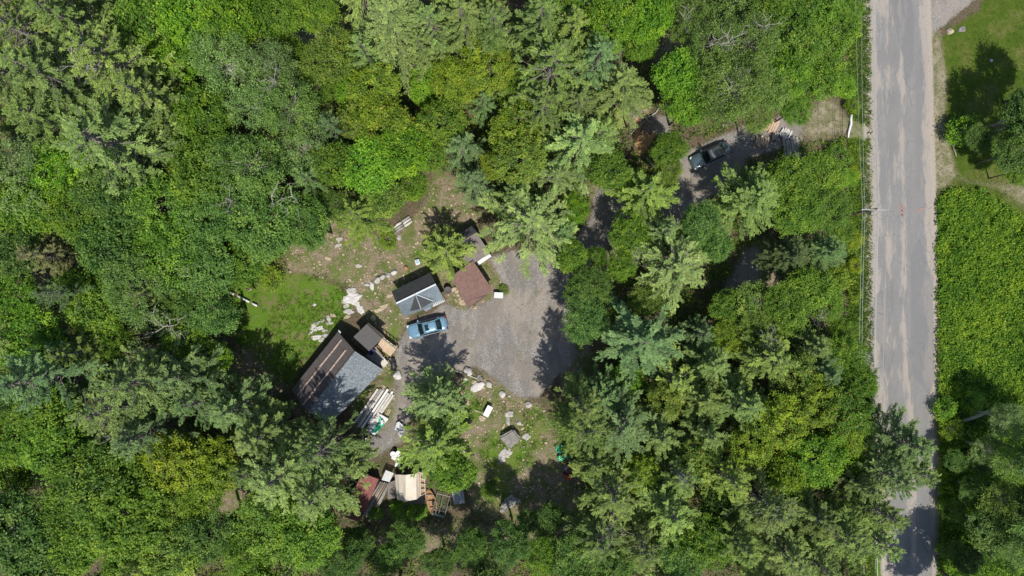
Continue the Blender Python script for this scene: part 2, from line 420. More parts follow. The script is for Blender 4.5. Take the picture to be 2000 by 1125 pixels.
# road -------------------------------------------------------------
def road_mat():
    a = N('worn_asphalt'); g = a.pos()
    u = a.attr('u').outputs['Fac']      # 0..1 across the road
    st = a.scalevec(g, (1.3, .16, 1)); n = a.noise(1.0, 6, .65, st); n2 = a.noise(.55, 5, .6, a.scalevec(g, (1, .35, 1))); f = a.noise(30, 3, .7)
    base = a.ramp(f, [(.3, (.185, .180, .174)), (.7, (.275, .268, .258))])
    base = a.mix(a.ramp(n2, [(.35, .45), (.6, 0.)]), base, (.155, .152, .148))
    uw = a.math('ADD', u, a.math('MULTIPLY', a.math('SUBTRACT', n, .5), .16))
    sandy = a.ramp(uw, [(0., 1.), (.08, .85), (.15, .3), (.25, .15), (.30, .30), (.36, .06), (.44, .1), (.50, .38), (.53, .65), (.57, .35), (.62, .0), (.78, .0), (.86, .3), (.94, .85), (1., 1.)])
    patch = a.ramp(a.noise(.45, 7, .7, a.scalevec(g, (1.6, .3, 1))), [(.38, -.0), (.50, .5), (.62, 1.)])
    k = a.math('ADD', a.math('MULTIPLY', sandy, .85), a.math('MULTIPLY', a.math('SUBTRACT', patch, .42), .75), clamp=True)
    k = a.ramp(k, [(.25, 0.), (.55, 1.)])
    sand = a.ramp(f, [(.3, (.30, .262, .225)), (.7, (.42, .37, .32))])
    col = a.mix(a.math('MULTIPLY', k, .8), base, sand)
    cr = a.ramp(a.vor(1.1, a.scalevec(g, (1, .5, 1)), 'Distance', 'DISTANCE_TO_EDGE'), [(.0, .6), (.03, 0.)])
    pt = a.n('ShaderNodeSeparateColor'); a.l(a.vor(.33, a.scalevec(g, (1.3, .45, 1)), 'Color'), pt.inputs[0])
    col = a.mix(a.ramp(pt.outputs[0], [(.72, 0.), (.76, .55)]), col, (.17, .17, .172))
    col = a.mix(a.math('MULTIPLY', cr, a.ramp(n2, [(.4, 0.), (.6, 1.)])), col, (.12, .12, .12))
    a.bump(f, .3, .01)
    return a.fin(col, .85, .25)
def build_road():
    ys = np.arange(-140, 140.01, .5); n = 24
    L = road_left(ys) + .25 * (fbm(ys * .5, ys * 0 + 3, 3) - .5) * 2; R = road_right(ys) + .2 * (fbm(ys * .6, ys * 0 + 9, 3) - .5) * 2
    u = np.linspace(0, 1, n + 1)
    X = L[:, None] * (1 - u) + R[:, None] * u; Y = np.repeat(ys[:, None], n + 1, 1)
    Z = .03 + .05 * np.sin(np.pi * u)[None] + 0 * X
    Z[:, 0] = -.03; Z[:, -1] = -.03
    co = np.stack([X, Y, Z], 2).reshape(-1, 3); m = bpy.data.meshes.new('road')
    F = [(j * (n + 1) + i, j * (n + 1) + i + 1, (j + 1) * (n + 1) + i + 1, (j + 1) * (n + 1) + i) for j in range(len(ys) - 1) for i in range(n)]
    m.from_pydata(co.tolist(), [], F)
    at = m.attributes.new('u', 'FLOAT', 'POINT'); at.data.foreach_set('value', np.tile(u, len(ys)).astype(np.float32))
    m.polygons.foreach_set('use_smooth', [True] * len(m.polygons))
    m.materials.append(road_mat()); o = bpy.data.objects.new('road', m); COL.objects.link(o); o['kind'] = 'structure'
    return o
road = build_road()
om = mat_var('orange_marking_paint', (.38, .21, .18), .4, 20, .8)
def strip(pts, w, z):
    mb = MB()
    for a, b in pts: mb.bar(P(*a, z), P(*b, z), w, .006)
    return mb
strip([((1761, 402), (1762, 421)), ((1756, 402), (1767, 402)), ((1756, 411), (1768, 411)), ((1758, 417), (1764, 421))], .14, .088).build('painted_mark', om, road)
strip([((1786, 413), (1799, 411)), ((1795, 409), (1806, 406))], .14, .085).build('painted_mark', om, road)
ap = mat_var('grey_asphalt', (.24, .25, .265), .15, 5, .85)
for q in ([(1676, 686), (1704, 682), (1706, 708), (1690, 712)], [(1686, 722), (1702, 722), (1708, 737), (1690, 735)]):
    MB().slab([P(a, b, .06) for a, b in q][::-1], .1).build('asphalt_apron', ap)['kind'] = 'structure'
# ------------------------------------------------------------------ trees: one prototype of each shape
def limb_pts(a, b, sag=0., n=5, jit=.08):
    a = Vector(a); b = Vector(b); L = (b - a).length; out = []
    for i in range(n + 1):
        t = i / n; p = a.lerp(b, t); p.z += sag * L * math.sin(t * math.pi)
        if 0 < i < n: p += Vector([random.gauss(0, jit * L / n) for _ in range(3)])
        out.append(p)
    return out

def pine_proto(R=4.5, Ht=18., whorls=17, per=6, droop=0., bare=.12, dens=1.0, tl=.30, curve=1.0):
    tr = MB(); tr.tube([(0, 0, -.3), (.05, 0, Ht * .35), (0, .06, Ht * .7), (0, 0, Ht * .97)], [.24, .2, .12, .03], 8)
    C = []; NN = []; AX = []; TI = []
    for w in range(whorls):
        t = w / (whorls - 1); z = Ht * (.34 + .62 * t)
        Lw = R * (1 - t) ** .72 * (1.0 if t > .12 else .8) + .4
        k = per if t < .8 else per - 1; a0 = random.random() * 6.28
        for b in range(k):
            az = a0 + b * 2 * math.pi / k + random.gauss(0, .22); L = Lw * random.choice((random.uniform(.5, .8), random.uniform(.85, 1.15), random.uniform(.9, 1.2)))
            rise = L * (random.uniform(-.02, .22) + .35 * t - droop)
            d = Vector((math.cos(az), math.sin(az), 0)); side = Vector((-d.y, d.x, 0))
            p0 = Vector((0, 0, z)); p1 = p0 + d * L + Vector((0, 0, rise)) + side * random.gauss(0, .12 * L)
            pts = limb_pts(p0, p1, -.06, 5, .10); tr.tube(pts, [.06 * (1 - .16 * i) + .012 for i in range(6)], 4, False)
            isbare = random.random() < bare
            nt = int((7 + L * 3.6) * dens); btint = random.gauss(0, .13)
            for q in range(nt):
                s = .22 + .78 * (q + random.random()) / nt
                if isbare and s < .75: continue
                f = s * 5; i0 = min(4, int(f)); base = pts[i0].lerp(pts[i0 + 1], f - i0)
                sgn = random.choice((-1, 1)); tlg = (.24 + .25 * L * (1 - s) ** .6 * (.5 + s)) * random.uniform(.6, 1.15)
                td = (side * sgn * random.uniform(.3, .9) + d * random.uniform(.8, 1.4) + Vector((0, 0, random.uniform(-.05, .35)))).normalized()
                if random.random() < .15: tr.tube([base, base + td * tlg], [.014, .006], 3, False)
                for e in range(2 + int(tlg * 4.5)):
                    u = (e + .6) / (2 + int(tlg * 4.5)); c = base + td * tlg * u
                    for g in range(4):
                        C.append(c + Vector((random.gauss(0, .055), random.gauss(0, .055), random.gauss(0, .04) + .03)))
                        ax = td + Vector((random.gauss(0, .5), random.gauss(0, .5), random.uniform(-.1, .6))); AX.append(ax)
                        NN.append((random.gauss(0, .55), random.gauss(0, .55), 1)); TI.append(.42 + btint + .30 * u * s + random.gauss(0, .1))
    C = np.array(C); n = len(C)
    V = leaf_quads(C, np.array(NN, float), rng.uniform(tl * .7, tl * 1.2, n), rng.uniform(.045, .085, n), np.array(AX, float))
    return tr, V, np.clip(np.array(TI), 0, 1), rng.random(n)

def broad_proto(R=4.5, Ht=14., clumps=190, per=75, leaf=.2, flat=.75, lobes=6, spread=1.0, bare=0, vert=.5, cr=.85):
    tr = MB(); zc = Ht - R * flat * 1.0
    tr.tube([(0, 0, -.3), (.1, .05, zc * .5), (0, 0, zc)], [.22, .18, .13], 8)
    lob = [(random.uniform(0, 6.28), random.uniform(.1, 1.2), random.uniform(.6, 1.0)) for _ in range(lobes)]
    lv = [Vector((math.cos(a) * math.sin(p), math.sin(a) * math.sin(p), math.cos(p))) for a, p, _ in lob]
    C = []; NN = []; TI = []; AX = []
    for i in range(clumps):
        th = random.uniform(0, 6.28); cz = random.uniform(-.25, 1); sr = math.sqrt(max(0, 1 - cz * cz))
        d = Vector((math.cos(th) * sr, math.sin(th) * sr, cz))
        lobe = max(lob[k][2] * max(0, lv[k].dot(d)) ** 3 for k in range(lobes))
        rr = R * (.52 + .52 * lobe) * random.choice((1, 1, 1, .86, .66)) * random.uniform(.88, 1.06)
        c = Vector((d.x * rr * spread, d.y * rr * spread, zc + d.z * rr * flat))
        if random.random() < .35 or bare:
            a0 = Vector((0, 0, zc * random.uniform(.7, 1))); tr.tube(limb_pts(a0, c, .02, 4, .15), [.07, .055, .04, .025, .012], 4, False)
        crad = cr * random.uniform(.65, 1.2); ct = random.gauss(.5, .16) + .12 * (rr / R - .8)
        npc = int(per * random.uniform(.7, 1.2) * (crad / cr) ** 1.5)
        nb = 7
        # sprays: several short twigs each carrying leaves, radiating from the clump root
        root = c - d * crad * .5
        for b in range(nb):
            sd = (d * 1.0 + Vector((random.gauss(0, .8), random.gauss(0, .8), random.gauss(0, .35)))).normalized()
            L = crad * random.uniform(.8, 1.75); bt = ct + random.gauss(0, .08)
            for g in range(npc // nb):
                s = random.random() ** .6; q = root + sd * L * s
                w = (.08 + .12 * s)
                q = q + Vector((random.gauss(0, w), random.gauss(0, w), random.gauss(0, w * .45)))
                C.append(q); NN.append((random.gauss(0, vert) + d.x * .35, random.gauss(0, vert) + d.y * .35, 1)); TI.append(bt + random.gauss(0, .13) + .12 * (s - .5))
                AX.append(sd + Vector((random.gauss(0, .7), random.gauss(0, .7), 0)))
    n = len(C); V = leaf_quads(np.array(C), np.array(NN, float), rng.uniform(leaf * .8, leaf * 1.4, n), rng.uniform(leaf * .5, leaf * .85, n), np.array(AX, float))
    return tr, V, np.clip(np.array(TI), 0, 1), rng.random(n)

def dead_proto(R=3.2, Ht=13., k=17):
    tr = MB(); tr.tube([(0, 0, -.3), (.2, .1, Ht * .5), (.3, .3, Ht)], [.2, .14, .04], 7)
    for i in range(k):
        t = random.uniform(.5, 1); z = Ht * t; az = random.gauss(.6, 1.5); L = R * random.uniform(.3, 1.05)
        p0 = Vector((.25 * t, .2 * t, z)); p1 = p0 + Vector((math.cos(az) * L, math.sin(az) * L, L * random.uniform(.2, 1.0)))
        pts = limb_pts(p0, p1, .06, 4, .4); tr.tube(pts, [.06, .05, .038, .025, .012], 4, False)
        for j in range(4):
            b = pts[random.choice((1, 2, 3))]; a2 = az + random.gauss(0, .8); l2 = L * random.uniform(.2, .45)
            tr.tube(limb_pts(b, b + Vector((math.cos(a2) * l2, math.sin(a2) * l2, l2 * .3)), 0, 3, .2), [.03, .022, .016, .008], 3, False)
    return tr

PROTO = {}
def proto(key, kind, res, leafmat, bark, R, Ht):
    tr, V, ti, tip = res
    PROTO.setdefault(kind, []).append((tr.mesh('trunk', bark, True), quads_mesh('crown', V, leafmat, {'tint': ti, 'tip': tip}), R, Ht))
for i in range(5):
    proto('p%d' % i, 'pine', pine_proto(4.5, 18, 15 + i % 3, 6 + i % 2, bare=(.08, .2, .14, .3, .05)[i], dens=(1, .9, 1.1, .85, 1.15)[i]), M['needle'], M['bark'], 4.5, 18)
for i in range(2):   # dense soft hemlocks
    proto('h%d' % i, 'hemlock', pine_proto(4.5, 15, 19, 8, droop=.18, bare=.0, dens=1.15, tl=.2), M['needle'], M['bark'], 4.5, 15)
for i in range(5):
    proto('b%d' % i, 'broad', broad_proto(4.5, 14, 128 + 10 * i, 108, (.2, .24, .19, .22, .26)[i], (.75, .6, .85, .7, .65)[i], 5 + i), M['leaf'], M['bark'], 4.5, 14)
for i in range(3):
    proto('m%d' % i, 'maple', broad_proto(4.5, 13, 135 + 12 * i, 100, .23, .7, 7, vert=.35, cr=.72), M['leaf_red'], M['bark'], 4.5, 13)
for i in range(3):
    proto('w%d' % i, 'birch', broad_proto(4.5, 15, 130, 105, .16, .8, 9, vert=.7, cr=.85), M['leaf_birch'], M['bark_pale'], 4.5, 15)
for i in range(2):
    proto('s%d' % i, 'shrub', broad_proto(2.0, 2.6, 46, 70, .17, .8, 5, cr=.55), M['leaf'], M['bark'], 2.0, 2.6)

C_ = {  # foliage base colours
 'pg': (.185, .270, .062), 'pl': (.225, .330, .085), 'pt': (.150, .250, .078), 'py': (.215, .320, .055), 'pd': (.095, .145, .045),
 'g': (.125, .240, .020), 'gb': (.145, .300, .018), 'gy': (.180, .285, .020), 'gd': (.085, .172, .026), 'gt': (.112, .225, .038),
 'gs': (.160, .250, .034), 'yy': (.25, .345, .016), 'br': (.21, .215, .08), 'b': (.150, .265, .044), 'bl': (.185, .295, .080)}
CN = {'pg': 'grey-green', 'pl': 'pale green', 'pt': 'blue-green', 'py': 'yellow-green', 'pd': 'dark green', 'g': 'mid green', 'gb': 'bright green',
      'gy': 'yellowish green', 'gd': 'dark green', 'gt': 'cool green', 'gs': 'dull green', 'yy': 'yellow-leaved', 'br': 'brownish', 'b': 'fresh green', 'bl': 'silvery green'}
T = '''
pine 35 55 85 20 pg|pine 125 35 75 19 pg|pine 95 150 100 22 pg|pine 215 120 100 22 pg|pine 210 280 118 22 pg|pine 90 235 80 19 pg|pine 290 190 75 20 pg|pine 260 330 65 18 pl
broad 290 45 62 14 g|broad 375 25 62 14 gb|broad 350 120 50 13 gb|broad 455 45 66 15 gb|broad 540 30 50 12 g|broad 410 90 50 12 g
birch 440 130 78 16 bl|birch 530 130 60 15 bl|birch 560 215 66 16 b|birch 505 205 60 15 bl|broad 395 225 72 14 g|broad 355 290 42 12 g|maple 365 330 38 11 gy
birch 25 350 80 16 bl|broad 125 345 66 14 gb|broad 60 410 62 14 g|broad 145 420 70 14 g|broad 225 395 78 15 gd|broad 310 395 75 14 g|broad 400 330 70 15 g
birch 480 320 80 16 b|birch 600 290 55 14 bl|broad 430 410 72 14 gt|pine 605 350 48 14 pt|broad 520 445 80 14 gt|broad 600 440 55 12 gt|pine 650 250 42 15 pt
broad 330 485 80 14 g|broad 225 480 72 14 gd|birch 265 560 82 15 b|broad 400 520 75 13 gt|broad 475 510 55 11 g|broad 150 560 50 12 g|pine 90 500 52 15 br|broad 30 480 66 14 gd
broad 25 590 66 13 gb|broad 75 665 70 13 gb|pine 125 575 48 18 pt|pine 75 740 90 21 pt|pine 150 690 48 17 pg|broad 190 600 60 12 g|broad 215 660 45 11 g|broad 410 610 62 12 gt|broad 360 655 48 11 g|broad 370 585 50 12 gd
pine 290 575 38 16 pg|pine 275 745 92 21 pg|pine 215 800 82 20 pg|pine 355 735 68 17 pt|pine 385 785 58 15 pt|pine 455 800 66 14 pt|pine 280 850 66 18 pt|broad 420 700 35 9 gb
broad 15 770 50 12 gd|broad 95 800 62 13 g|broad 25 865 72 13 g|broad 125 870 66 13 g|broad 30 940 40 11 g|broad 200 925 92 15 g|broad 140 985 76 14 g|broad 250 1000 80 14 g|broad 165 1060 62 13 g|broad 30 1030 92 14 gd|broad 100 1090 80 13 gd|broad 290 930 50 12 g
maple 335 895 70 13 yy|broad 385 960 62 12 gy|broad 330 985 50 12 gs|maple 425 910 55 11 gy|broad 400 1050 62 12 gd|broad 330 1080 70 12 gs|pine 275 1105 45 14 py|broad 240 1095 45 11 g|broad 455 1040 45 10 gd
pine 505 855 68 15 pg|pine 545 930 88 17 pl|pine 620 965 75 16 pl|pine 490 920 50 14 pg|broad 530 1020 80 13 g|broad 610 1045 72 13 g|broad 480 1095 60 12 g|pine 570 1110 40 11 py|broad 670 1095 48 11 gd
pine 622 885 68 17 pg|pine 690 905 42 10 pg
hemlock 770 50 88 17 pl|pine 715 105 42 17 pl|broad 640 110 62 14 gs|broad 625 25 50 12 g|broad 690 170 46 9 gb|broad 560 100 42 10 g|broad 620 160 42 11 g|pine 845 55 58 17 pg|pine 905 45 66 18 pg|pine 965 60 58 17 pg|birch 962 78 34 15 bl|pine 825 100 45 15 pg
maple 735 170 60 12 gy|maple 750 245 72 13 gy|maple 700 240 46 12 gs|broad 835 165 45 8 gb|maple 955 135 60 12 gy|maple 885 165 55 12 gy|maple 860 240 58 13 g|pine 945 200 36 11 pt|maple 1010 245 60 12 gy|broad 1010 180 40 10 g
broad 660 320 56 13 g|broad 720 330 62 13 gb|broad 780 300 60 13 gb|maple 840 300 40 11 g|pine 905 290 48 14 pt|broad 800 365 36 9 g|birch 650 400 42 10 b|pine 700 420 58 13 py|broad 745 390 46 11 gs
maple 1020 310 62 13 gs|maple 965 320 36 11 gy|pine 925 355 42 12 pt|pine 1080 130 92 19 pg|pine 1055 45 62 18 pg|pine 1120 60 56 17 py|pine 1165 120 66 17 pt|pine 1215 170 66 16 pg|pine 1060 210 60 17 pg|pine 1130 205 52 15 pg
broad 1190 40 62 13 gb|broad 1260 40 52 12 gb|broad 1250 90 36 10 g|pine 1130 280 82 16 pl|pine 1172 262 45 13 pl|pine 1085 345 52 13 pl|pine 1010 385 52 13 pl|broad 1190 330 46 10 g|broad 1308 288 38 8 g|broad 1225 355 26 7 g
pine 1038 432 98 14 pl|pine 1095 455 42 11 pt|broad 1120 410 34 9 gb|broad 1115 500 34 8 g|pine 868 492 54 9 py|pine 1262 375 66 11 py|broad 1305 335 28 7 gs
broad 1325 150 55 12 gb|broad 1345 205 50 11 gb|birch 1400 80 66 14 b|birch 1470 75 66 14 b|birch 1440 165 80 15 gs|birch 1392 205 50 11 b|birch 1500 175 56 12 b|birch 1340 45 46 12 b|broad 1560 60 66 13 g|broad 1545 140 56 12 gb|broad 1620 70 52 11 g|broad 1605 145 48 10 g|broad 1600 15 50 12 g|broad 1500 20 50 12 g|birch 1480 235 36 8 gs|broad 1550 215 36 7 g|broad 1650 170 26 5 gb|broad 1655 20 28 6 g
hemlock 1474 384 72 12 pl|broad 1535 350 54 10 g|broad 1600 335 52 9 g|broad 1615 400 52 9 g|broad 1560 420 56 10 g|broad 1365 440 50 9 gt|broad 1400 480 36 8 gt|broad 1650 350 22 5 gb|broad 1645 455 30 6 g
pine 1320 520 78 12 pl|pine 1300 450 38 11 pl|broad 1225 460 42 8 g|broad 1215 520 32 8 g|broad 1145 560 50 9 gd|broad 1150 630 52 9 gt|broad 1165 500 26 7 g|hemlock 1545 500 50 11 pd|hemlock 1615 490 44 11 pt|broad 1585 560 48 10 g|broad 1540 600 50 10 g|broad 1620 590 42 8 g|broad 1475 590 48 8 gs|broad 1415 600 36 7 g
broad 1260 590 32 7 gs|pine 1250 665 86 14 pt|broad 1480 640 46 9 gs|pine 1370 650 36 9 pt|broad 1420 655 40 8 gy|pine 1505 700 68 13 py|maple 1555 730 50 11 gs|hemlock 1590 680 46 11 pl|hemlock 1610 730 50 12 pt|broad 1650 700 46 9 g|broad 1675 745 36 9 g|broad 1640 650 30 7 g
pine 1175 775 62 12 pt|pine 1215 830 80 14 pt|hemlock 1390 710 50 11 pl|pine 1320 745 58 11 py|broad 1230 745 36 6 gb|maple 1300 780 46 10 gs|pine 1370 780 62 12 pg|pine 1450 790 66 13 pg|pine 1290 850 60 13 pg|pine 1380 850 52 13 pg
maple 1370 895 52 11 gs|maple 1470 860 52 11 gy|maple 1525 830 60 12 gy|maple 1590 790 60 12 gy|maple 1650 800 58 12 g|maple 1645 850 50 11 gy|broad 1590 900 66 12 gb|broad 1530 920 46 11 gy|broad 1655 895 36 9 gb|maple 1680 830 30 9 g
pine 1770 865 66 15 pt|pine 1740 930 66 15 pt|pine 1680 950 52 14 pg|pine 1790 920 45 13 pl|pine 1720 1000 60 15 pg|pine 1162 905 52 13 pg|pine 1145 840 62 16 pg|pine 1138 795 52 18 pg|pine 1108 830 40 15 pg|pine 1198 965 78 15 pg|pine 1170 1050 66 14 pg|maple 1245 920 46 10 gy|pine 1330 930 56 14 pg|pine 1425 935 62 15 py|pine 1310 1000 72 15 pl|pine 1255 1070 58 14 pg
pine 1500 990 76 16 pg|pine 1445 1060 62 15 pg|pine 1540 1085 66 15 pg|pine 1595 1010 66 15 pg|pine 1650 1050 78 16 pg|broad 1380 1060 56 11 g|broad 1325 1095 56 11 gt|pine 1600 1105 52 14 pg|broad 1400 990 36 9 gd|maple 1545 960 36 10 gs|pine 1720 1060 50 13 pl
broad 1120 1095 56 11 gt|broad 1200 1110 45 10 gt|broad 1060 1080 42 9 g|broad 700 1060 40 7 gd|broad 760 1085 34 7 gt|broad 860 1095 36 6 gd|broad 960 1105 46 7 gd|broad 1030 1020 26 5 gd|broad 1000 1060 46 10 gd|broad 920 1060 38 8 gd|broad 800 1055 40 7 gd|pine 970 1010 0 0 pg|broad 1075 1010 34 7 gd
pine 852 785 66 12 pl|pine 850 868 80 12 py|broad 885 915 48 10 g|broad 800 930 0 0 g
broad 1975 300 46 7 gd|broad 2015 225 66 10 gd|broad 1915 268 30 4 gd|broad 2110 280 60 10 g|broad 2065 160 62 10 gd|broad 1990 335 30 6 g|birch 1968 820 44 8 bl|birch 1932 878 38 6 bl|birch 1990 900 52 8 b|birch 1968 975 52 8 gs|broad 1905 955 38 5 gd|broad 1935 1035 50 7 gd|birch 1985 1070 56 8 b|broad 1888 1090 38 5 gd|broad 1868 900 24 4 gd|broad 2010 1000 55 8 gd|broad 1915 900 30 4 gd
'''
OFF = '''pine -60 120 90 20 pg|broad -50 300 80 14 g|broad -60 480 80 14 g|pine -50 660 80 18 pg|broad -50 900 80 14 g|broad -50 1060 80 14 gd|pine 100 -50 80 18 pg|broad 300 -50 80 14 g|broad 480 -50 80 14 g|pine 700 -50 80 18 pl|pine 900 -50 80 18 pg|broad 1100 -50 80 13 g|broad 1300 -50 80 13 g|birch 1480 -50 80 13 b|broad 1600 -60 60 12 g|broad 100 1190 80 14 g|broad 300 1190 80 12 gd|broad 520 1190 80 12 g|broad 760 1180 70 10 gd|broad 940 1180 70 10 gd|broad 1130 1190 80 12 g|pine 1330 1190 80 15 pg|pine 1520 1190 80 15 pg|pine 1680 1180 70 15 pg|broad 2060 900 80 12 gd|birch 2060 1060 80 13 b|broad 1950 1190 80 12 g|broad 1860 1190 50 8 gd'''

LAND = [('the long low house', 655, 740), ('the blue sedan', 835, 638), ('the grey metal-roofed shed', 815, 570), ('the reddish-brown shed roof', 920, 560),
        ('the dark parked car', 1387, 303), ('the cream canopy', 800, 950), ('the big grey boulder', 998, 854), ('the utility pole', 1690, 410),
        ('the orange road marks', 1780, 412), ('the bare patch at the hemlock', 1490, 520), ('the white pipe', 475, 585),
        ('the top left corner of the photo', 0, 0), ('the bottom left corner of the photo', 0, 1125), ('the top edge above the yard', 900, 0),
        ('the middle of the left edge', 0, 562), ('the bottom right corner of the photo', 2000, 1125), ('the middle of the bottom edge', 1000, 1125), ('the patched road\'s bottom end', 1780, 1125),
        ('the lawn at the top right', 1920, 100), ('the top end of the road', 1760, 0), ('the tan gap near the top left', 590, 60), ('the gravel driveway gap', 1170, 440), ('the tan tyre-rutted patch', 1620, 245)]
ORD = ['nearest', 'second nearest', 'third nearest', 'fourth nearest', 'fifth nearest', 'sixth nearest', 'seventh nearest', 'eighth nearest', 'ninth nearest', 'tenth nearest', 'eleventh nearest']
def side(dx, dy):
    a = math.degrees(math.atan2(-dy, dx)) % 360
    return ['right of', 'up and right of', 'above', 'up and left of', 'left of', 'down and left of', 'below', 'down and right of'][int(((a + 22.5) % 360) // 45)]
KN = {'pine': ('pine_tree', 'pine', 'feathery', 'pine'), 'hemlock': ('hemlock_tree', 'hemlock', 'dense soft', 'hemlock'), 'broad': ('broadleaf_tree', 'broadleaf tree', 'leafy', 'broadleaf tree'),
      'maple': ('maple_tree', 'maple', 'mottled', 'maple'), 'birch': ('birch_tree', 'birch', 'loose-crowned', 'birch')}
rows = []
for ln in (T.strip().replace('\n', '|') + '|' + OFF).split('|'):
    k, px, py, r, h, c = ln.split(); rows.append([k, float(px), float(py), float(r), float(h), c])
rows = [r for r in rows if r[3] > 0]
noff = len(OFF.split('|')); keys = {}
for i, r in enumerate(rows):
    cand = sorted(LAND, key=lambda L: math.hypot(L[1] - r[1], L[2] - r[2]))[0]
    sd_ = side(r[1] - cand[1], r[2] - cand[2]); d = math.hypot(cand[1] - r[1], cand[2] - r[2])
    keys.setdefault((r[0], CN[r[5]], cand[0], sd_), []).append((d, i))
lab = {}
for (k, cn, land, sd_), lst in keys.items():
    lst.sort()
    for n, (d, i) in enumerate(lst):
        o = '' if len(lst) == 1 else ORD[n].replace(' ', '-') + ' '
        lab[i] = '%s%s %s %s %s' % (o, cn, KN[k][1], sd_, land)
protoobj = {}
for i, (k, px, py, r, h, c) in enumerate(rows):
    zc = h * (.72 if k in ('pine', 'hemlock') else .8)
    x, y, _ = P(px, py, zc); rm = r / S * (H - zc) / H
    v = random.randrange(len(PROTO[k])); tm, cm, R, Ht = PROTO[k][v]
    t = thing(KN[k][0], lab[i], KN[k][3], (x, y, gz1(x, y)), random.uniform(0, 6.28), {'pine': 'pine trees of the wood', 'hemlock': 'hemlocks of the wood', 'broad': 'broadleaf trees of the wood', 'maple': 'maples of the wood', 'birch': 'birches of the wood'}[k])
    fx = random.uniform(.92, 1.1)
    for nm, m in (('trunk', tm), ('crown', cm)):
        o = bpy.data.objects.new(nm, m); COL.objects.link(o); o.parent = t
        o.scale = (rm / R * fx * 1.06, rm / R / fx * 1.06, h / Ht)
        cc = C_[c]; j = random.uniform(.85, 1.18); o.color = (cc[0] * j * random.uniform(.93, 1.07), cc[1] * j, cc[2] * j * random.uniform(.85, 1.15), 1)
dm = dead_proto().mesh('trunk', M['bark_pale'], True)
for px, py, r, h, l in ((545, 395, 60, 13, 'bare grey dead tree with spoked branches up and left of the dirt clearing'), (1190, 1040, 38, 12, 'small bare dead treetop spoked like a star near the bottom edge'),
                        (1420, 90, 42, 15, 'leafless grey tree among the birches above the dark car'), (330, 640, 52, 13, 'bare forked tree beside the dark gap in the left wood'), (1500, 660, 30, 11, 'sparse bare tree left of the roadside, over pale pine'),
                        (1235, 500, 24, 8, 'small white-barked bare tree below the driveway bend'), (1330, 935, 24, 15, 'grey dead top among the lower right pines'), (1990, 240, 26, 8, 'leafless pale tree at the lawn\'s right edge'), (465, 395, 36, 14, 'bare twiggy top left of the spoked dead tree'),
                        (545, 165, 34, 15, 'bare pale limbs among the silvery birches at the upper left'), (180, 130, 44, 20, 'bare grey limbs in the big top left pines'), (30, 60, 34, 18, 'bare limbs at the extreme top left corner'),
                        (760, 105, 22, 10, 'leaning grey stem below the palest top pine'), (720, 110, 20, 9, 'thin grey stem left of the palest pine\'s foot'), (1330, 45, 30, 12, 'bare limbs at the top edge right of centre'),
                        (1490, 60, 36, 14, 'bare pale limbs at the top edge left of the road'), (1245, 220, 26, 8, 'forked white branch above the wood rack'), (1180, 380, 0, 8, ''), (380, 540, 26, 13, 'bare twigs in the left wood above the forked tree'),
                        (235, 850, 26, 15, 'bare limbs among the lower left pines'), (640, 870, 30, 9, 'bare grey limbs below the long house'), (1600, 620, 22, 8, 'thin white twigs near the roadside wood edge'), (1480, 590, 24, 8, 'thin white twigs just below the bare patch')):
    if not r: continue
    x, y, _ = P(px, py, h * .85); t = thing('dead_tree', l, 'dead tree', (x, y, gz1(x, y)), random.uniform(0, 6.28), 'bare dead trees')
    o = bpy.data.objects.new('trunk', dm); COL.objects.link(o); o.parent = t; rm = r / S * (H - h * .85) / H; o.scale = (rm / 3.2, rm / 3.2, h / 13)
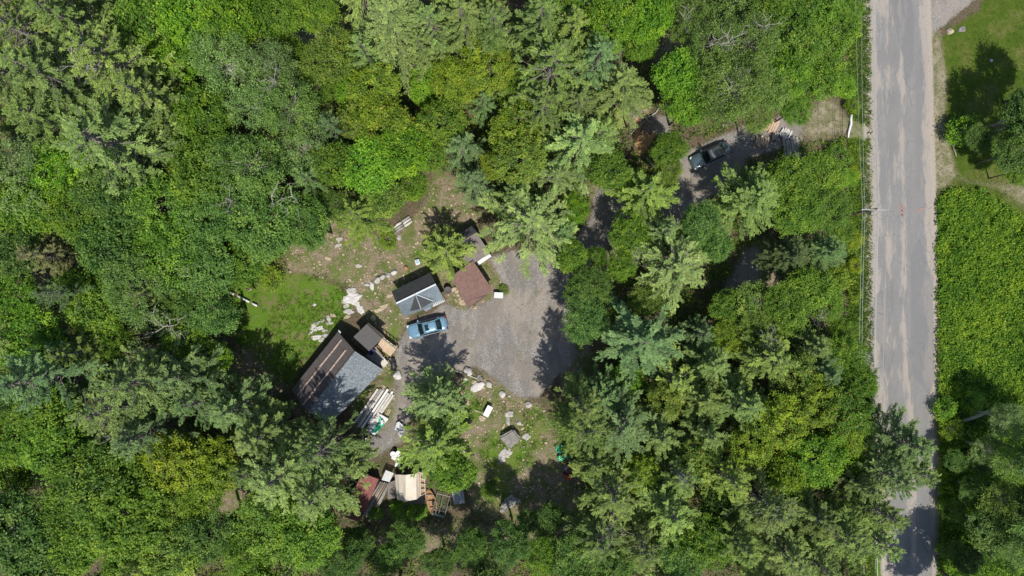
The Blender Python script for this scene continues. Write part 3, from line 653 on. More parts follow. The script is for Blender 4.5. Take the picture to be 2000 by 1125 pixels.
# shrubs
SH = [(1880, 252, 33, 3.4, 'gb', 'round vivid green shrub on the lawn beside the tree shadow'), (1850, 800, 26, 2.2, 'gb', 'bright shrub at the meadow edge right of the overhanging pine'),
      (1857, 838, 24, 2.4, 'gy', 'yellow-green shrub at the meadow edge, second below the pine\'s shadow'), (1668, 340, 16, 1.8, 'yy', 'yellow-green bush under the wires above the pole'),
      (1665, 205, 15, 1.7, 'gy', 'yellow-green bush under the wires beside the tan rutted patch'), (1670, 470, 18, 1.8, 'yy', 'yellow bush under the wires just below the pole'),
      (1672, 520, 17, 1.8, 'yy', 'yellow bush under the wires, second below the pole'), (1674, 575, 17, 1.6, 'gy', 'yellow-green bush under the wires, third below the pole'),
      (1665, 640, 18, 1.6, 'g', 'green bush above the grey asphalt apron'), (780, 997, 24, 1.4, 'gb', 'bright green bush just below the cream canopy'), (815, 1003, 20, 1.2, 'gb', 'low bright bush right below the canopy\'s lower right corner'),
      (735, 1005, 16, 1.3, 'g', 'green bush between the grey poles and the canopy'), (756, 470, 20, 1.4, 'gy', 'bright bush left of the pale log stack'), (525, 545, 26, 1.6, 'gy', 'yellow-green bush above the white pipe'),
      (420, 740, 30, 2.2, 'gb', 'bright green bush left of the dirt hollow'), (1230, 770, 24, 1.6, 'gb', 'bright bush between the blue-green pines'), (1230, 610, 20, 1.5, 'gy', 'yellow-green bush above the star-shaped blue-green pine'),
      (555, 700, 24, 1.2, 'g', 'green bush on the grass left of the long house'), (585, 575, 0, 1, 'g', ''), (830, 160, 36, 2.5, 'gb', 'bright bush in the gap near the top edge'), (700, 200, 32, 2.5, 'gb', 'bright bush under the top maples'),
      (1640, 540, 28, 2.2, 'gy', 'yellowish bush at the wood edge below the pole'), (1640, 300, 26, 2, 'g', 'green bush at the lower edge of the tan rutted patch'), (1100, 420, 0, 1, 'g', ''), (870, 980, 0, 1, 'g', ''),
      (940, 500, 0, 1, 'g', ''), (985, 565, 11, .7, 'gs', 'small dull bush beside the white box'), (1350, 475, 26, 1.5, 'gt', 'cool green bush left of the bare ground patch'), (1545, 455, 0, 1, 'g', ''),
      (1860, 1000, 26, 2.2, 'g', 'green bush at the meadow edge near the bottom'), (1853, 1070, 24, 2, 'g', 'green bush at the meadow edge, lowest one'), (1900, 790, 26, 2, 'gb', 'bright bush in the meadow beside the birches'),
      (650, 690, 0, 1, 'g', ''), (955, 960, 16, 1.1, 'g', 'small bush in the shaded grass left of the grey junk heap')]
for i, (px, py, r, h, c, l) in enumerate(SH):
    if r == 0: continue
    tm, cm, R, Ht = PROTO['shrub'][i % 2]; x, y, _ = P(px, py, h * .6)
    t = thing('shrub', l, 'shrub', (x, y, gz1(x, y)), random.uniform(0, 6.28), 'shrubs')
    for nm, m in (('stem', tm), ('foliage', cm)):
        o = bpy.data.objects.new(nm, m); COL.objects.link(o); o.parent = t
        o.scale = (r / S / R * 1.05, r / S / R * 1.05, h / Ht); o.color = (*C_[c], 1)

# ------------------------------------------------------------------ ground cover
def scatter(n, test, x0, x1, y0, y1):
    x = rng.uniform(x0, x1, n); y = rng.uniform(y0, y1, n); R = regions(x, y); k = test(x, y, R); return x[k], y[k]
def rise(x, y): return gz(x, y)
def cover(name, x, y, per, rad, hgt, leaf, col, mat, vert=.6, aspect=.5):
    n = len(x); X = np.repeat(x, per) + rng.normal(0, rad, n * per); Y = np.repeat(y, per) + rng.normal(0, rad, n * per)
    hh = np.repeat(rng.uniform(.25, 1, n) * hgt, per) * rng.uniform(.3, 1, n * per)
    Z = gz(X, Y) + hh + .03; C = np.stack([X, Y, Z], 1); m = n * per
    Nn = np.stack([rng.normal(0, vert, m), rng.normal(0, vert, m), np.ones(m)], 1)
    L = rng.uniform(.7, 1.3, m) * leaf; V = leaf_quads(C, Nn, L, L * aspect)
    tint = np.clip(np.repeat(rng.normal(.45, .2, n), per) + rng.normal(0, .12, m) + (fbm(X * .25, Y * .25, 3) - .5) * .6, 0, 1)
    me = quads_mesh(name, V, mat, {'tint': tint, 'tip': rng.random(m)})
    o = bpy.data.objects.new(name, me); COL.objects.link(o); o.color = (*col, 1); o['kind'] = 'stuff'; return o
# forest understory
x, y = scatter(24000, lambda x, y, R: (R['gravel'] < .3) & (R['dirt'] < .35 + .2 * rng.random(len(x))) & (R['lawn'] < .2) & (R['meadow'] < .2) & (x < 40) & (R['grass'] < .6) & (R['dry'] < .3) & (R['orange'] < .2) & (poly_mask([(840, 330), (1010, 470), (1110, 520), (1130, 740), (1060, 1000), (900, 1020), (690, 1000), (650, 880), (560, 780), (600, 700), (480, 600), (600, 480)], x, y, .5) < .5) & (fbm(x * .3, y * .3) > .36), -62, 40.3, -37, 37)
tag(cover('undergrowth', x, y, 11, .38, 1.1, .27, (.12, .22, .02), M['fern']), 'low green saplings and ferns beneath the trees', 'undergrowth')
x, y = scatter(4200, lambda x, y, R: (R['dirt'] > .4) & (R['gravel'] < .3) & (fbm(x * .6, y * .6) > .49), -40, 14, -30, 16)
tag(cover('weeds', x, y, 9, .25, .25, .14, (.10, .16, .025), M['fern']), 'scattered weeds on the brown bare ground', 'weeds')
x, y = scatter(13000, lambda x, y, R: (R['meadow'] > .5) & (vnoise(x * 1.7, y * 1.7) > .22), 49, 62, -37, 13)
tag(cover('meadow_plants', x, y, 13, .19, .95, .24, (.165, .295, .020), M['fern'], .55, .5), 'dense bright green leafy plants filling the roadside meadow', 'meadow plants')
x, y = scatter(26000, lambda x, y, R: (R['grass'] > .45) & (R['gravel'] < .4) & (x < 30) & (fbm(x * .6, y * .6) > .47), -38, 16, -32, 8)
tag(cover('grass_tufts', x, y, 7, .12, .22, .2, (.095, .20, .012), M['fern'], 1.2, .2), 'bright green grass growing in the clearing', 'grass')
x, y = scatter(9000, lambda x, y, R: (R['grass'] > .45) & (x > 38) & (R['dry'] < .4), 38, 42.5, -37, 37)
tag(cover('verge_grass', x, y, 7, .15, .35, .24, (.09, .17, .014), M['fern'], .9, .3), 'green grass and weeds on the verge left of the road', 'grass')
x, y = scatter(9000, lambda x, y, R: (R['lawn'] > .55) & (R['dry'] < .5), 49.3, 62, 7, 37)
tag(cover('lawn_grass', x, y, 5, .12, .05, .10, (.10, .145, .018), M['fern'], 1.0, .25), 'short mown grass on the lawn', 'grass')
x, y = scatter(9000, lambda x, y, R: ((R['dry'] > .35) | (R['lawn'] > .5) & (rng.random(len(x)) < .06)) & (R['sand'] < .4), 33, 62, 5, 37)
tag(cover('dry_grass', x, y, 6, .12, .12, .16, (.22, .215, .07), M['fern'], 1.1, .2), 'thin dry yellowish grass on the sandy verges', 'dry grass')
# twigs and straw
x, y = scatter(30000, lambda x, y, R: (R['dirt'] > .42) & (fbm(x * .5 + 9, y * .5) > .47) & (R['gravel'] < .5), -45, 35, -33, 35)
n = len(x); C = np.stack([x, y, gz(x, y) + .05], 1); V = leaf_quads(C, np.stack([rng.normal(0, .15, n), rng.normal(0, .15, n), np.ones(n)], 1), rng.uniform(.1, .3, n) + .6 * rng.random(n) ** 6, rng.uniform(.03, .08, n))
tw = bpy.data.objects.new('twig_litter', quads_mesh('twig_litter', V, mat_var('dry_twigs', (.38, .31, .235), .6, 1.2, .9))); COL.objects.link(tw)
tag(tw, 'pale dry twigs and chips strewn over the bare ground', 'twigs', None, 'stuff')
# pebbles
x, y = scatter(9000, lambda x, y, R: (R['gravel'] > .55) | ((R['dirt'] > .5) & (rng.random(len(x)) < .35)), -26, 30, -25, 24)
mb = MB()
for i in range(len(x)):
    r = .025 + .075 * random.random() ** 3; z = float(0) ; cx, cy = x[i], y[i]; a = random.random() * 6
    b = [(cx + r * math.cos(a + k * 1.57) * random.uniform(.7, 1.3), cy + r * math.sin(a + k * 1.57) * random.uniform(.7, 1.3)) for k in range(4)]
    mb.add([(p[0], p[1], -.04) for p in b] + [(cx + (p[0] - cx) * .6, cy + (p[1] - cy) * .6, r * .9 + .03) for p in b], [(4, 5, 6, 7), (0, 1, 5, 4), (1, 2, 6, 5), (2, 3, 7, 6), (3, 0, 4, 7)])
tag(mb.build('pebbles', mat_var('pebble_stone', (.36, .34, .31), .5, 1.5, .9)), 'loose pale pebbles on the gravel yard', 'pebbles', None, 'stuff')
# ------------------------------------------------------------------ buildings
def V3(p): return Vector(p)
def lerp(a, b, t): return Vector(a) * (1 - t) + Vector(b) * t
def plane_pt(q, u, v, off=0.0):
    """q: a(0,0) b(1,0) c(1,1) d(0,1); offset along the normal"""
    a, b, c, d = [Vector(k) for k in q]
    p = (a * (1 - u) + b * u) * (1 - v) + (d * (1 - u) + c * u) * v
    n = (b - a).cross(d - a); n.normalize()
    if n.z < 0: n = -n
    return p + n * off
def strips(q, k, axis, name, mat, parent, gap=.03, t=.04, off=.0, jit=.01, meshes=True):
    """k separate panels across a roof plane, each an object"""
    for i in range(k):
        a, b = i / k, (i + 1) / k; o = off + random.uniform(0, jit)
        g = gap / 2 / k * 1.0
        c = [(a + g, 0), (b - g, 0), (b - g, 1), (a + g, 1)] if axis == 0 else [(0, a + g), (1, a + g), (1, b - g), (0, b - g)]
        p = [plane_pt(q, u, v, o) for u, v in c]; order(p)
        MB().slab(p, t).build(name, mat, parent)
def order(p):
    n = (p[1] - p[0]).cross(p[2] - p[0])
    if n.z < 0: p.reverse()
    return p
def walls(mb, foot, zb, tops, t=.12):
    n = len(foot)
    for i in range(n):
        a = foot[i]; b = foot[(i + 1) % n]
        mb.add([(a[0], a[1], zb), (b[0], b[1], zb), (b[0], b[1], tops[(i + 1) % n]), (a[0], a[1], tops[i])], [(0, 1, 2, 3)])
    return mb
def inset(pts, d):
    c = sum((Vector((p[0], p[1], 0)) for p in pts), Vector()) / len(pts); out = []
    for p in pts:
        v = Vector((p[0], p[1], 0)) - c; out.append(c + v * (1 - d / v.length))
    return out
m_brown = mat_var('brown_roll_roofing', (.115, .10, .095), .18, 2.2, .8, .3, bump=.2)
m_shin = mat_var('blue_grey_shingle', (.17, .205, .225), .5, 5, .8, .3, c2=(.31, .35, .375), bump=.25)
m_board = mat_var('weathered_pink_board', (.40, .30, .245), .35, 3, .8)
m_dark = mat_var('dark_steel_roof', (.062, .065, .068), .2, 2, .5, .5)
m_dark2 = mat_var('charcoal_roofing', (.105, .10, .098), .15, 4, .8, .3)
m_metal = mat_var('corrugated_steel', (.27, .32, .35), .2, 1.5, .38, .6, .55)
m_ridge = mat_var('pale_ridge_metal', (.66, .70, .72), .1, 3, .4, .5)
m_red = mat_var('reddish_shingle', (.205, .12, .10), .22, 3, .9, .15, bump=.2, c2=(.26, .165, .14))
m_greyroof = mat_var('grey_brown_roofing', (.20, .175, .165), .2, 2, .85, .2, c2=(.26, .225, .20))
m_ply = mat_var('plywood', (.56, .40, .27), .15, 1.4, .7, .25, stretch=(1, 1, 1), c2=(.64, .48, .34))
m_wood = mat_var('rough_wood', (.30, .22, .15), .35, 4, .85)
m_wall = mat_var('dark_siding', (.09, .075, .06), .3, 3, .85)
m_white = mat_var('white_paint', (.78, .78, .77), .06, 3, .5)
m_black = mat_var('black_plastic', (.018, .02, .024), .3, 3, .4, .5)
m_navy = mat_var('navy_fabric', (.015, .02, .12), .3, 3, .7)
m_teal = mat_var('teal_rail_paint', (.03, .16, .13), .2, 3, .6)
m_green = mat_var('green_plastic', (.03, .50, .25), .2, 6, .35, .5, bump=.4)
m_red2 = mat_var('rusty_red_steel', (.27, .085, .075), .3, 2, .6, .35, c2=(.33, .12, .10))
m_rust = mat_var('rusty_tan_steel', (.42, .23, .11), .45, 3, .8, c2=(.55, .34, .18))
m_pale = mat_var('weathered_pale_lumber', (.58, .545, .49), .2, 3, .8, c2=(.70, .67, .62))
m_greyw = mat_var('grey_weathered_wood', (.30, .285, .26), .35, 4, .85, c2=(.42, .40, .36))
m_cream = mat_var('cream_tarp', (.66, .585, .47), .08, 1.2, .6, .3, c2=(.72, .65, .54), bump=.1)
m_glass = mat_var('dark_window_glass', (.03, .035, .04), .1, 3, .1, .6)
m_poly = mat_var('blue_grey_polycarbonate', (.17, .22, .27), .12, 3, .6, .3)

# the long low house
ZE, ZR = 2.6, 4.3
hA = P(660, 648, ZE); hB = P(569, 762, ZE); rN = P(693, 685.6, ZR); rS = P(600, 804, ZR); gE = P(748, 722, ZE); gS = P(645.5, 828, ZE)
house = thing('long_house', 'long low house with brown and blue-grey roof slopes, two boards on the brown one', 'house', P(655, 740, 0))
def par(ob, root):
    ob.parent = root; ob.matrix_parent_inverse = root.matrix_world.inverted(); return ob
class Root:   # children are modelled in world coordinates
    pass
def rooted(root):
    bpy.context.view_layer.update(); root_inv = root.matrix_world.inverted()
    for c in root.children:
        if not c.get('_done'):
            c.matrix_parent_inverse = root_inv; c['_done'] = 1
    for c in root.children:
        if '_done' in c: del c['_done']
strips([hA, hB, rS, rN], 9, 0, 'roof_strip', m_brown, house, t=.06, jit=.014, gap=.02)
q = [gE, gS, rS, rN]
MB().slab(order([plane_pt(q, u, v, -.05) for u, v in ((0, 0), (1, 0), (1, 1), (0, 1))]), .08).build('roof_deck', m_wall, house)
sh = MB()
for r in range(17):
    v0, v1 = r / 17, (r + 1.12) / 17; nt = 34; of = (r % 2) * .5
    for k in range(nt + (r % 2)):
        u0 = max(0, (k - of) / nt); u1 = min(1, (k + 1 - of) / nt)
        if u1 <= u0: continue
        z0 = .012 + random.uniform(0, .012)
        p = [plane_pt(q, u0 + .001, v0, z0 + .012), plane_pt(q, u1 - .001, v0, z0 + .012), plane_pt(q, u1 - .001, min(v1, 1), z0 - .01), plane_pt(q, u0 + .001, min(v1, 1), z0 - .01)]
        sh.slab(order(p), .02)
sh.build('shingles', m_shin, house)['kind'] = 'stuff'
MB().tube([V3(rN) + Vector((0, 0, .05)), V3(rS) + Vector((0, 0, .05))], .07, 6).build('ridge_cap', m_dark2, house)
qb = [hA, hB, rS, rN]
for u0, u1, v in ((.03, .98, .33), (.08, 1.0, .72)):
    n = 4
    for i in range(n):
        a, b = u0 + (u1 - u0) * i / n, u0 + (u1 - u0) * (i + .97) / n
        MB().bar(plane_pt(qb, a, v + random.uniform(-.008, .008), .07), plane_pt(qb, b, v + random.uniform(-.008, .008), .07), .17, .07).build('roof_board', m_board, house)
MB().bar(plane_pt(qb, -.02, 0, .05), plane_pt(qb, -.02, .12, .05), .16, .06).build('rake_trim', m_ridge, house)
ft = inset([hA, hB, gS, gE], .55)
w = walls(MB(), ft, -.1, [ZE - .15] * 4)
for a, b, r in ((ft[0], ft[3], rN), (ft[1], ft[2], rS)):
    w.add([(a.x, a.y, ZE - .15), (b.x, b.y, ZE - .15), (r[0] * .97 + a.x * .015 + b.x * .015, r[1] * .97 + a.y * .015 + b.y * .015, ZR - .1)], [(0, 1, 2)])
w.build('wall', m_wall, house)
for i in range(3):
    p = lerp(ft[3], ft[2], .2 + .3 * i); d = (ft[2] - ft[3]).normalized()
    fr = MB().bar(p + Vector((0, 0, 1.35)) - d * .5, p + Vector((0, 0, 1.35)) + d * .5, .12, 1.0).build('window', m_white, house)
    MB().bar(p + Vector((.02, -.02, 1.35)) - d * .42, p + Vector((.02, -.02, 1.35)) + d * .42, .13, .84).build('pane', m_glass, fr)
rooted(house)
# annex
annex = thing('flat_roofed_annex', 'small annex with square charcoal roof and wooden porch beside the long house', 'shed', P(720, 665, 0))
za = 2.7
aq = [P(716.4, 632.7, za + .25), P(746.6, 661, za + .1), P(721, 686, za), P(690.3, 658, za + .15)]
strips([aq[0], aq[1], aq[2], aq[3]], 5, 0, 'roof_panel', m_dark2, annex, t=.08, gap=.02, jit=.004)
MB().slab(order([V3(aq[0]) + Vector((.1, .15, -.25)), V3(aq[1]) + Vector((.25, .2, -.25)), V3(aq[1]) + Vector((0, 0, -.12)), V3(aq[0]) + Vector((-.02, 0, -.12))]), .07).build('eave_strip', m_wall, annex)
fa = inset(aq, .3); walls(MB(), fa, -.1, [za - .1] * 4).build('wall', m_wall, annex)
dq = [P(748, 657.6, .85), P(776, 679.5, .85), P(762.5, 696, .85), P(735.3, 676.5, .85)]
strips(dq, 3, 0, 'deck_panel', m_ply, annex, t=.06, gap=.02, jit=.004)
pq = [P(735, 677.5, .8), P(749, 697.5, .8), P(741.4, 714.3, .8), P(714, 696, .8)]
strips(pq, 7, 1, 'deck_board', m_greyw, annex, t=.05, gap=.10, jit=.004)
for a, b, nm in ((dq[0], dq[1], 'handrail'), (dq[3], P(749, 692, .85), 'handrail')):
    a, b = V3(a), V3(b); rl = MB().bar(a + Vector((0, 0, 1.0)), b + Vector((0, 0, 1.0)), .09, .05)
    o = rl.build('handrail', m_teal if b.x > -14 else m_wood, annex)
    for i in range(5):
        p = lerp(a, b, i / 4); MB().bar(p, p + Vector((0, 0, 1.0)), .07).build('post', m_wood, annex)
for p in dq: MB().bar(Vector((p[0], p[1], -.1)), V3(p) - Vector((0, 0, .07)), .12).build('support_post', m_wood, annex)
for i in range(4):   # steps to the lower right
    MB().box(P(748 - i * 2.0 + 3, 703 + i * 2.4, .65 - i * .17), (1.1, .26, .05), math.radians(-48)).build('step', m_pale, annex)
for s in (0, 1):
    a = Vector(P(741 + s * 11, 704 - s * 9, .8)); MB().bar(a, a + Vector((-.35, -.55, -.75)), .07).build('stringer', m_wood, annex)
rooted(annex)
# folding chair (navy) on the porch
ch = thing('porch_chair', 'navy blue chair in shade on the grey porch boards', 'chair', P(728, 686, .84), math.radians(35))
MB().box((0, 0, .42), (.62, .60, .10)).build('seat', m_navy, ch, bevel=.03)
MB().box((0, .30, .75), (.62, .10, .62)).build('backrest', m_navy, ch, bevel=.03)
for sx in (-1, 1):
    MB().box((sx * .33, 0, .6), (.07, .5, .05)).build('armrest', m_black, ch)
    for sy in (-1, 1): MB().bar((sx * .29, sy * .26, .02), (sx * .29, sy * .26, .4), .045).build('leg', m_black, ch)
# black trough
tt = MB(); K = 8; prof = [(-.42, .05), (-.40, .42), (-.30, .55), (0, .60), (.30, .55), (.40, .42), (.42, .05)]
pts = [P(762, 698, 0), P(766.5, 703, 0), P(769, 710, 0), P(770, 717, 0), P(769, 723, 0)]
for i, p in enumerate(pts):
    p = V3(p); d = V3(pts[min(i + 1, 4)]) - V3(pts[max(i - 1, 0)]); d.normalize(); s = Vector((d.y, -d.x, 0)); k = (.8, 1, 1, 1, .85)[i]
    for a, z in prof: tt.v.append(tuple(p + s * a * k * .8 + Vector((0, 0, z * k))))
for i in range(4):
    for j in range(6): a = i * 7 + j; tt.f.append((a, a + 1, a + 8, a + 7))
tt.f += [tuple(range(7)), tuple(range(34, 27, -1))]
t = thing('black_tub', 'long black curved tub lying between the porch steps and white boulder', 'tub', (0, 0, 0))
tt.build('shell', m_black, t, True)
for i in range(1, 4): 
    p = V3(pts[i]); d = V3(pts[i + 1]) - V3(pts[i - 1]); d.normalize(); s = Vector((d.y, -d.x, 0))
    MB().tube([p + s * a * .82 + Vector((0, 0, z + .01)) for a, z in prof], .03, 5).build('rib', m_dark2, t)

# grey metal-roofed shed
shed = thing('metal_roofed_shed', 'small shed with dark slope, pale ridge and ribbed grey metal slope with dormer', 'shed', P(818, 575, 0))
ze, zr = 2.2, 3.4
dN = P(764.8, 568.8, ze); dE = P(840.7, 532.5, ze); sR = P(851.3, 555.2, zr); sL = P(774.2, 592.5, zr); eR = P(869.4, 588, ze); eL = P(788.5, 618, ze)
strips([dN, dE, sR, sL], 7, 0, 'roof_panel', m_dark, shed, t=.05, gap=.015, jit=.004)
mq = [sL, sR, eR, eL]
cor = MB(); nr = 24
for i in range(nr):
    u = i / nr; w_ = 1 / nr
    hs = [0, .09, .09, 0]; us = [u, u + .25 * w_, u + .5 * w_, u + .75 * w_]
    a = len(cor.v)
    for uu, h_ in zip(us + [u + w_], hs + [0]): cor.v.append(tuple(plane_pt(mq, uu, 0, h_ + .03))); cor.v.append(tuple(plane_pt(mq, uu, 1, h_ + .03)))
    for k in range(4): cor.f.append((a + 2 * k, a + 2 * k + 1, a + 2 * k + 3, a + 2 * k + 2))
cor.build('ribbed_metal_sheet', m_metal, shed)
MB().slab(order([plane_pt(mq, u, v, .0) for u, v in ((0, 0), (1, 0), (1, 1), (0, 1))]), .05).build('roof_deck', m_wall, shed)
MB().bar(V3(sL) + Vector((0, 0, .08)), V3(sR) + Vector((0, 0, .08)), .17, .05).build('ridge_cap', m_ridge, shed)
# dormer with its own small gable
g0 = V3(P(811.5, 574.5, zr + .06)); g1 = V3(P(822.5, 603, zr - .0)); vL = V3(P(802, 608, ze + .22)); vR = V3(P(847, 588, ze + .40))
e0 = g0
for nm, tri in (('dormer_slope', [g0 + Vector((0, 0, .05)), g1, vL + Vector((0, 0, .25))]), ('dormer_slope', [g0 + Vector((0, 0, .05)), vR + Vector((0, 0, .2)), g1])):
    MB().slab(order(list(tri)), .06).build(nm, m_dark, shed)
MB().bar(g0 + Vector((0, 0, .07)), g1 + Vector((0, 0, .06)), .10, .05).build('dormer_ridge', m_metal, shed)
MB().bar(g0 + Vector((0, 0, .07)), vR + Vector((0, 0, .24)), .11, .04).build('flashing', m_metal, shed)
MB().slab(order([V3(P(823, 597, 2.2)), V3(P(836, 591, 2.2)), V3(P(843, 602, 2.0)), V3(P(831, 608.5, 2.0))]), .05).build('clear_awning', m_poly, shed)
MB().slab(order([V3(P(847, 589, 2.42)), V3(P(865, 581, 2.42)), V3(P(869.6, 588.5, 2.3)), V3(P(845, 600, 2.3))]), .05).build('pale_eave_panel', mat_var('pale_grey_sheet', (.50, .49, .46), .1, 3, .7), shed)
fs = inset([dN, dE, eR, eL], .5); w = walls(MB(), fs, -.1, [ze - .1] * 4)
w.add([fs[0] + Vector((0, 0, ze - .1)), fs[3] + Vector((0, 0, ze - .1)), Vector((sL[0] * .98 + fs[3].x * .01 + fs[0].x * .01, sL[1], zr - .12))], [(0, 1, 2)])
w.add([fs[1] + Vector((0, 0, ze - .1)), fs[2] + Vector((0, 0, ze - .1)), Vector((sR[0] - .35, sR[1] - .0, zr - .2))], [(0, 1, 2)])
w.build('wall', m_wall, shed); rooted(shed)
# reddish shed
rs = thing('red_brown_shed', 'shed with reddish-brown shingled roof and folded porch flap', 'shed', P(922, 556, 0))
zq = 2.7; rq = [P(880, 541, zq), P(923.8, 509, zq), P(963, 567, zq - .25), P(913.5, 600, zq - .25)]
strips(rq, 8, 1, 'shingle_course', m_red, rs, t=.05, gap=.01, jit=.012)
MB().slab(order([V3(P(907, 589.5, 2.50)), V3(P(952.5, 575, 2.52)), V3(P(936, 589, 2.15)), V3(P(914.5, 601.5, 2.1))]), .05).build('porch_flap', mat_var('dark_red_brown_shingle', (.12, .08, .07), .2, 3, .9), rs)
fw = inset(rq, .35); walls(MB(), fw, -.1, [zq - .3] * 4).build('wall', m_wall, rs); rooted(rs)
gs_ = thing('grey_roofed_shed', 'shed with grey-brown roof half hidden by the feathery pine', 'shed', P(920, 480, 0))
zg = 2.6; gq = [P(887, 480, zg), P(931, 453.5, zg), P(957, 496, zg - .2), P(912, 521, zg - .2)]
strips(gq, 6, 0, 'roof_panel', m_greyroof, gs_, t=.05, gap=.012, jit=.006)
bq = [P(878, 470.5, zg - .5), P(921, 441, zg - .5), P(931, 453, zg - .03), P(887, 479.5, zg - .03)]
MB().slab(order([V3(k) for k in bq]), .05).build('dark_slope', m_dark, gs_)
MB().bar(V3(P(921, 441, zg - .45)), V3(P(935, 457, zg)), .10, .06).build('rake_trim', m_black, gs_)
fg = inset([bq[0], bq[1], gq[2], gq[3]], .35); walls(MB(), fg, -.1, [zg - .5] * 4).build('wall', m_wall, gs_)
MB().bar(P(932, 516, .5), P(958, 498, .5), .42, .9).build('white_kerb_board', m_white, gs_); rooted(gs_)

# the ridge log wall / timber rails
for k, (a, b, l) in enumerate((((884, 716), (907, 781), 'long dark timber rail edging the brown ground right of the central pine'), ((903, 772), (910, 783), 'short dark timber stub at the lower end of the long rail'),
                              ((893, 725), (936, 741), 'thin pale pole lying beside the rocks right of the rail'), ((905, 782), (890, 792), 'grey half-buried plank below the timber rail'))):
    single(MB().bar(P(*a, .12), P(*b, .12), (.26, .3, .09, .28)[k], .2), 'timber', (m_wood, m_wood, m_pale, m_greyw)[k], l, 'timber', 'loose timbers', bevel=.02)

# lumber pile with its boards
lp = thing('lumber_pile', 'long pile of whitish boards right of the long house', 'lumber pile', P(735, 797, 0))
A0, A1 = V3(P(756, 762, .0)), V3(P(709, 832, .0)); dr = (A1 - A0).normalized(); sdv = Vector((-dr.y, dr.x, 0))
for lay in range(2):
    for i in range(7):
        o = (-0.95 + i * .30 + (.10 if i > 3 else 0)) * -1; l0 = random.uniform(-.35, .3) + (.4 if i > 3 else 0); l1 = random.uniform(-.9, .35)
        z = .18 + lay * .12; sk = random.uniform(-.06, .06)
        MB().bar(A0 + sdv * o + dr * l0 + Vector((0, 0, z)), A1 + sdv * (o + sk) + dr * l1 + Vector((0, 0, z)), .24, .06).build('board', random.choice((m_pale, m_pale, m_greyw, m_white)), lp)
for a, b in (((752, 754), (742, 766)), ((739, 768), (729, 780))): MB().bar(P(*a, .1), P(*b, .1), .13, .06).build('board', m_ply, lp)
for a, b in (((763, 800), (757, 812)), ((760, 799), (754, 811))): MB().bar(P(*a, .1), P(*b, .1), .10, .06).build('board', m_ply, lp)
rooted(lp)
pal = thing('white_platform', 'pale square platform at the foot of the lumber pile', 'platform', P(739, 829, 0))
pq2 = [P(740.7, 807, .3), P(759, 818, .3), P(731, 851, .3), P(718.7, 841, .3)]
strips(pq2, 6, 1, 'plank', m_white, pal, t=.05, gap=.06, jit=.008)
for t_ in (.1, .5, .9): MB().bar(plane_pt(pq2, t_, .02, -.12), plane_pt(pq2, t_, .98, -.12), .1, .14).build('runner', m_greyw, pal)
MB().bar(P(740, 806, .36), P(759.6, 817.6, .36), .1, .1).build('edge_rail', m_black, pal); rooted(pal)
def crumple(name, pts, z, h, mat, label, cat, seed, n=18):
    """rumpled sheet over a polygon outline"""
    random.seed(seed); bm = MB(); xs = [p[0] for p in pts]; ys = [p[1] for p in pts]; x0, x1, y0, y1 = min(xs), max(xs), min(ys), max(ys)
    def ins(x, y):
        c = False
        for i in range(len(pts)):
            a, b = pts[i], pts[i - 1]
            if (a[1] > y) != (b[1] > y) and x < (b[0] - a[0]) * (y - a[1]) / (b[1] - a[1]) + a[0]: c = not c
        return c
    idx = {}
    for i in range(n + 1):
        for j in range(n + 1):
            x = x0 + (x1 - x0) * i / n; y = y0 + (y1 - y0) * j / n
            if ins(x, y):
                zz = z + h * float(fbm(np.array(x * .22 + seed), np.array(y * .22), 3)) ; idx[i, j] = len(bm.v); bm.v.append(P(x + random.uniform(-.3, .3), y + random.uniform(-.3, .3), zz))
    for (i, j) in list(idx):
        if all(k in idx for k in ((i + 1, j), (i + 1, j + 1), (i, j + 1))): bm.f.append((idx[i, j], idx[i + 1, j], idx[i + 1, j + 1], idx[i, j + 1])[::-1])
    o = bm.build(name, mat); md = o.modifiers.new('s', 'SOLIDIFY'); md.thickness = .03; md.offset = 1
    return tag(o, label, cat)
crumple('green_tarp', [(740, 815), (744, 813), (750, 822), (753, 828), (742, 840), (733, 848), (726, 844), (732, 834), (738, 826)], .38, .25, m_green, 'crumpled green plastic sheet on the white platform', 'tarp', 3)
crumple('white_bag', [(743, 819), (748, 820), (751, 825), (745, 833), (740, 829)], .55, .2, m_white, 'small white plastic piece lying on the green sheet', 'plastic bag', 4, 8)
crumple('white_tarp', [(773, 826), (778, 822), (784, 825), (792, 836), (789, 843), (785, 857), (780, 853), (776, 843), (770, 839)], .15, .7, mat_var('off_white_tarp', (.62, .63, .63), .2, 1.2, .5, c2=(.72, .73, .74)), 'rumpled whitish tarp heap left of the central leafy tree', 'tarp', 9)
crumple('grey_junk_heap', [(975, 992), (985, 975), (1000, 962), (1008, 972), (1022, 975), (1012, 985), (1003, 990), (990, 1000), (974, 1003)], .15, .9, m_greyw, 'grey heap of weathered scrap in the shade at the bottom', 'scrap heap', 12)
